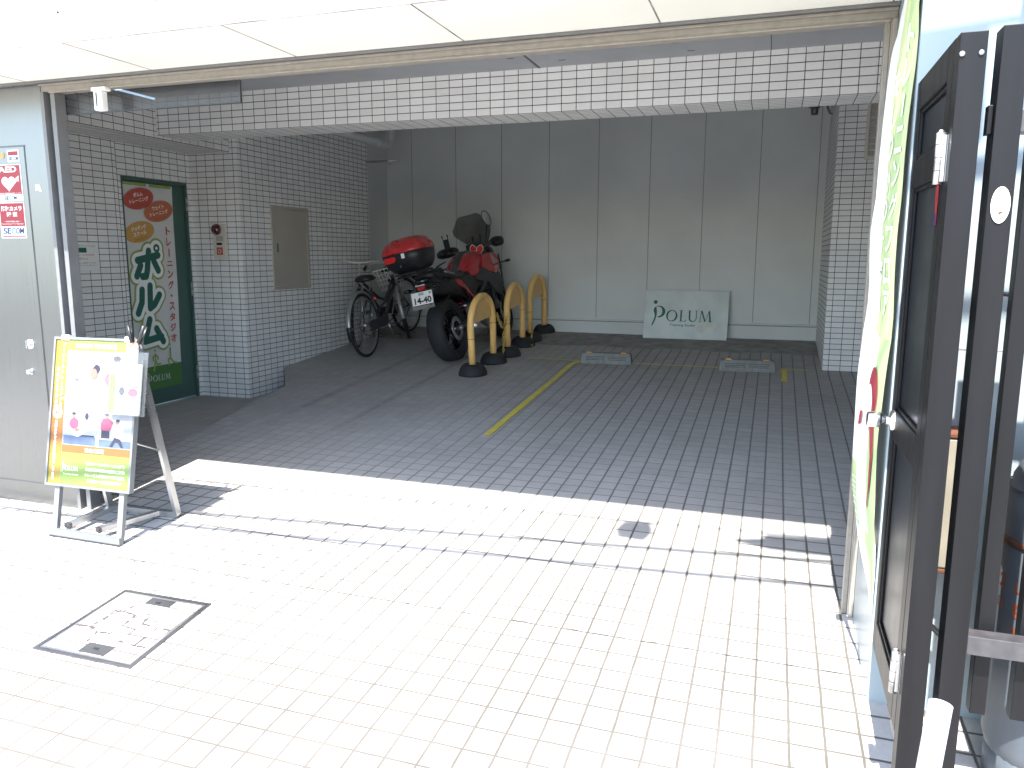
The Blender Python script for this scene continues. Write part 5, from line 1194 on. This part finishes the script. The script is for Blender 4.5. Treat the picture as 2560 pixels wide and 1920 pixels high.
    for v in m.bm.verts: v.co = Vector((v.co.x - .03, v.co.y - .045, v.co.z + .585))
    fin(m, 'red_reflector', 'red_lens', b)
    m = MB(); m.box(.02, .50, -.062, -.046, .262, .372, bev=.008); fin(m, 'chain_case', 'grey_dark', b)
    m = MB(); m.tube([(.44, -.06, .28), (.44, .06, .28)], .013, 10); m.tube([(.44, -.075, .28), (.51, -.085, .13)], .008, 8); m.tube([(.44, .075, .28), (.37, .085, .43)], .008, 8); fin(m, 'crank', 'silver', b)
    for s_, x, z in ((-1, .51, .13), (1, .37, .43)):
        m = MB(); m.box(x - .045, x + .045, s_ * .135 - .04, s_ * .135 + .04, z - .012, z + .012, bev=.004); fin(m, 'pedal', 'grey_dark', b)
    m = MB()
    for s_ in (-1, 1): m.tube([(0, s_ * .06, .32), (.16, s_ * .085, .22), (.34, s_ * .09, .16)], .006, 8)
    m.tube([(.34, -.09, .16), (.34, .09, .16)], .006, 8); fin(m, 'kick_stand', 'gunmetal', b)
    m = MB()
    for s_ in (-1, 1): m.tube([(0, s_ * .055, .34), (-.06, s_ * .07, .69)], .005, 6); m.tube([(.24, s_ * .05, .71), (-.20, s_ * .07, .71)], .006, 6)
    for x in (-.2, -.08, .04, .16): m.tube([(x, -.07, .71), (x, .07, .71)], .005, 6)
    m.bm.free()
    m = MB(); m.lathe([(0, .06), (.028, .06), (.030, .0), (.02, -.04), (0, -.045)], 16, 'X', (1.02, .07, .60)); fin(m, 'front_lamp', 'silver', b, steer)
    return b
bk1 = bicycle(); pose(bk1, (-.045, 2.085, .276), -.055, .09, .08); bk1['group'] = 'bicycles parked against the wall'
bk2 = copy_tree(bk1); pose(bk2, (-.30, 3.60, .397), math.pi + .10, -.10, -.08); 
for c_ in list(bk2.children):
    if c_.name.split('.')[0] in ('wire_basket', 'basket_tag', 'tag_mark'): bpy.data.objects.remove(c_)
bk2['label'] = 'second dark bicycle behind the first, only its rear wheel clearly showing'

# ================================================================== GATE
gt = thing('side_gate', 'narrow dark aluminium gate leaf standing open beside the pillar', 'gate', (4.38, -2.78, .066))
GX0, GX1, Y0, Y1, Z0, Z1 = 4.362, 4.398, -3.035, -2.525, .066, 1.826
m = MB()
for a in ((Y0, Y0 + .060, Z0, Z1), (Y1 - .060, Y1, Z0, Z1), (Y0 + .0602, Y1 - .0602, Z1 - .085, Z1), (Y0 + .0602, Y1 - .0602, Z0, Z0 + .10), (Y0 + .0602, Y1 - .0602, .775, .865), (Y0 + .0602, Y1 - .0602, 1.52, 1.60)): m.box(GX0, GX1, *a, bev=.003)
m.build('leaf_frame', 'gate', gt, smooth=False)
for z0, z1 in ((1.6005, Z1 - .0855), (.8655, 1.5195), (Z0 + .1005, .7745)):
    m = MB(); m.box(GX0 + .014, GX1 - .014, Y0 + .0606, Y1 - .0606, z0, z1); pn = m.build('infill_panel', 'gate_panel', gt, smooth=False)
    m = MB()
    for a in ((Y0 + .0606, Y0 + .072, z0, z1), (Y1 - .072, Y1 - .0606, z0, z1), (Y0 + .0722, Y1 - .0722, z1 - .0115, z1), (Y0 + .0722, Y1 - .0722, z0, z0 + .0115)): m.box(GX0 + .006, GX0 + .0138, *a, bev=.002)
    m.build('panel_bead', 'gate', pn, world=True, smooth=False)
m = MB(); m.lathe([(0, 4.287), (.019, 4.286), (.0235, 4.289), (.0240, 4.320), (.0225, 4.326), (.0135, 4.331), (.0125, 4.350), (.030, 4.3525), (.031, 4.3615)], 32, 'X', (0, -2.60, .832)); m.build('door_knob', 'chrome', gt)
for z0 in (1.494, .189):
    m = MB(); m.tube([(4.347, -3.052, z0), (4.347, -3.052, z0 + .118)], .0105, 16); m.tube([(4.347, -3.052, z0 + .118), (4.347, -3.052, z0 + .125)], [.0085, .004], 12); m.box(4.358, 4.3612, -3.062, -3.036, z0 + .006, z0 + .112)
    m.box(4.350, 4.3595, -3.0620, -3.0580, z0 + .006, z0 + .112)
    m.mi = 1; 
    for k in (.030, .060, .090): m.lathe([(.0107, z0 + k), (.0110, z0 + k + .001), (.0107, z0 + k + .002)], 16, 'Z', (4.347, -3.052, 0))
    m.build('hinge', ['silver', 'grey_dark'], gt)
sk = MB(); sk.poly([(4.3608, y, z) for y, z in [(-2.985, 1.40), (-2.962, 1.47), (-2.965, 1.50), (-2.98, 1.515), (-3.0, 1.50), (-3.0, 1.40)]]); sk.mi = 1; sk.poly([(4.3605, y, z) for y, z in [(-2.988, 1.40), (-2.967, 1.40), (-2.969, 1.43), (-2.988, 1.43)]])
so_ = sk.build('torn_sticker', ['sticker_red', 'blue_print'], None, smooth=False); tag(so_, 'torn red and blue sticker remnant beside the upper gate hinge', 'sticker')
ps = thing('gate_post', 'dark square gate post carrying the hinges, with two screws near its top', 'post', (4.39, -3.07, -.2))
m = MB(); m.box(4.361, 4.4165, -3.100, -3.045, -.5, 1.822, bev=.0018); m.build('post_tube', 'gate', ps, smooth=False)
for x in (4.367, 4.405):
    m = MB(); m.lathe([(0, -3.1055), (.0035, -3.1055), (.0058, -3.1035), (.0062, -3.1003)], 18, 'Y', (x, 0, 1.775)); m.build('screw', 'silver', ps)
ps2 = thing('gate_post', 'dark square gate post with a white oval cover plate', 'post', (4.47, -3.07, -.2))
m = MB(); m.box(4.4445, 4.497, -3.100, -3.036, -.5, 1.830, bev=.0018); m.build('post_tube', 'gate', ps2, smooth=False)
m = MB(); of = frame((4.4715, -3.1003, 1.441), (1, 0, 0), (0, 0, 1), (0, -1, 0)); m.prism([of(.0195 * math.cos(t), .041 * math.sin(t), .003) for t in [2 * math.pi * k / 28 for k in range(28)]], (0, .003, 0)); m.mi = 1; m.poly([of(a, b, .0034) for a, b in [(-.006, -.017), (.004, -.014), (.005, -.018), (.0005, -.020), (.0005, -.034), (-.0015, -.034), (-.0015, -.020)]]); m.build('cover_plate', ['offwhite', 'rust'], ps2, smooth=False)
m = MB(); m.box(4.4335, 4.4440, -3.080, -3.050, 1.60, 1.665, bev=.002); m.build('latch_block', 'gate', ps2)
fe = thing('railing', 'dark aluminium vertical bar railing running right from the gate posts', 'railing', (4.9, -3.07, .18))
m = MB(); m.box(4.4975, 6.6, -3.094, -3.046, .343, .392, bev=.002); m.build('bottom_rail', 'gate_rail', fe, smooth=False)
m = MB(); m.box(4.4975, 6.6, -3.094, -3.046, 1.600, 1.650, bev=.002); m.build('top_rail', 'gate_rail', fe, smooth=False)
for k in range(22):
    x = 4.530 + k * .092; m = MB(); m.box(x, x + .036, -3.044, -3.004, .16, 1.70, bev=.0015); m.build('upright_bar', 'gate', fe, smooth=False)
# gas cylinders behind the railing
def gas():
    g = thing('gas_cylinder', 'grey gas cylinder with orange stencilled marks behind the railing', 'gas cylinder', world=False)
    r = .155
    m = MB(); m.lathe([(0, .035), (.10, .045), (.14, .075), (r, .13), (r, .70), (r - .004, .705)], 40, 'Z'); m.build('cylinder_body', 'cyl', g)
    m = MB(); m.lathe([(r - .01, .0), (r - .01, .10), (r - .016, .10), (r - .016, 0)], 36, 'Z', closed=True); m.build('foot_ring', 'cyl', g)
    m = MB(); m.lathe([(r - .003, .7055), (r + .003, .708), (r + .003, .722), (r - .003, .724)], 40, 'Z'); m.build('collar_band', 'rust', g)
    m = MB(); m.lathe([(r - .001, .7245), (r - .001, .86), (r - .012, .862), (r - .014, .89), (r - .04, .945), (.07, .985), (0, .995)], 40, 'Z'); m.build('hood', 'cyl', g)
    m = MB(); m.lathe([(r, .858), (r + .0015, .860), (r + .0015, .864), (r, .866)], 40, 'Z'); m.build('hood_seam', 'steel_dark', g)
    lf_ = lambda u, v, d=0.0: Vector((math.sin(u / r) * (r + .001 + d), -math.cos(u / r) * (r + .001 + d), v))
    m = MB()
    for t_, u, z, h in (('L', -.150, .600, .030), ('80', -.135, .535, .042), ('エ', -.150, .470, .030), ('コ', -.100, .470, .030), ('2', -.213, .600, .040), ('口', -.213, .535, .028), ('P', -.06, .60, .04)): add_text(m, t_, lf_, u, z, h=h, bold=.03)
    m.build('stencil_lettering', 'orange_letter', g, smooth=True)
    return g
gc = gas(); put(gc, 4.79, -2.775, ground_z(4.79, -2.775) + .0, 0); gc['group'] = 'gas cylinders behind the railing'
gc2 = copy_tree(gc); put(gc2, 5.15, -2.76, ground_z(5.15, -2.76), R(40)); gc2['label'] = 'grey gas cylinder behind the railing, the right of the pair'; gc['label'] = 'grey gas cylinder with orange stencilled marks behind the railing, the left of the pair'
M['meter_cream'] = mat('weathered_cream', (0.20, 0.18, 0.14), 0.6, var=.15)
mbx = thing('meter_box', 'small cream meter box with rusty edges between the two gate posts', 'meter box', (4.53, -2.6, .4))
m = MB(); m.box(4.475, 4.60, -2.66, -2.537, .40, .80, bev=.006); m.build('box_shell', 'meter_cream', mbx)
m = MB(); m.box(4.473, 4.602, -2.664, -2.537, .802, .815, bev=.003); m.box(4.473, 4.602, -2.664, -2.537, .385, .398, bev=.003); m.build('rusty_edge', 'rust', mbx)
m = MB(); m.tube([(4.50, -2.6, .385), (4.50, -2.60, .20), (4.60, -2.64, .12)], .010, 8); m.tube([(4.56, -2.6, .815), (4.56, -2.58, 1.10), (4.62, -2.56, 1.22), (4.8, -2.56, 1.2)], .008, 8); m.build('supply_hose', 'black', mbx)
# plastic pipe in the foreground
m = MB(); a, b = Vector((4.318, -3.50, -.212)), Vector((4.374, -3.45, .392)); t = (b - a).normalized(); rr_ = .0235
m.tube([a, b], rr_, 28, caps=False); m.tube([b - t * .25, b], rr_ - .004, 28, caps=False)
u = t.cross(Vector((0, 1, 0))).normalized(); v = t.cross(u)
for k in range(28):
    a0, a1 = 2 * math.pi * k / 28, 2 * math.pi * (k + 1) / 28
    P = lambda r_, an: b + u * (r_ * math.cos(an)) + v * (r_ * math.sin(an)); m.quad(P(rr_, a0), P(rr_, a1), P(rr_ - .004, a1), P(rr_ - .004, a0))
tag(m.build('plastic_pipe', 'pvc'), 'white plastic pipe standing open ended in front of the gate post', 'pipe')

# ================================================================== overhead lines (outside the picture, seen by their shadows)
def wire(label, x0, y0, slope, H, r, ext=()):
    m = MB(); pts = []
    for k in range(41):
        x = -8.8 + k * 21.5 / 40; gx = x + .008 * H; yy = y0 + slope * (gx - x0) - .63 * H; pts.append((x, yy, H - .25 * (1 - ((x - 2) / 10.8) ** 2)))
    m.tube(pts, r, 8); o = m.build('overhead_cable', 'black'); tag(o, label, 'cable', 'overhead cables above the street'); return pts
H = 4.25
wire('overhead cable carrying a splice closure and an added shade shape above the street', 1.73, -1.685, .104, H, .020)
wire('plain thick overhead cable above the street, nearest the camera', 1.84, -1.86, .079, H, .021)
wire('thin overhead cable above the street, nearest the building', .6, -1.34, .05, H, .009)
def above(gx, gy, z=4.0): return (gx - .008 * z, gy - .63 * z, z)
m = MB(); c = above(3.40, -1.475); m.blob([(c[0] - .095, c[1], c[2], .02, .02), (c[0] - .075, c[1], c[2], .075, .075), (c[0] + .06, c[1], c[2], .085, .085), (c[0] + .085, c[1], c[2], .02, .02)], 16, 3); tag(m.build('shadow_closure', 'black'), 'short barrel shaped splice closure on the overhead cable', 'closure', 'splice closures on the overhead cable')
m = MB(); c = above(3.87, -1.45); d = above(4.55, -1.40); m.tube([c, (c[0] + .14, c[1], c[2]), (c[0] + .15, c[1] + .02, c[2]), (c[0] + .40, c[1] + .03, c[2]), d], [.012, .05, .075, .085, .085], 12); tag(m.build('shadow_closure', 'black'), 'long tapered shape added on the overhead cable to cast a wedge of shade', 'closure', 'splice closures on the overhead cable')  # tapered shape made up to cast the wedge shadow on the paving
for i, x in enumerate((-8.8, 12.7)):
    up_ = thing('utility_pole', ['utility pole down the street to the left', 'utility pole down the street to the right'][i], 'utility pole', (x, -4.9, -.7), group='utility poles along the street')
    m = MB(); m.tube([(x, -4.95, -.7), (x, -4.95, 8)], [.16, .11], 16); m.build('pole_shaft', 'concrete_pale', up_)
    m = MB(); m.box(x - .05, x + .05, -5.6, -4.2, 5.05, 5.14, bev=.006); m.build('cross_arm', 'gunmetal', up_)
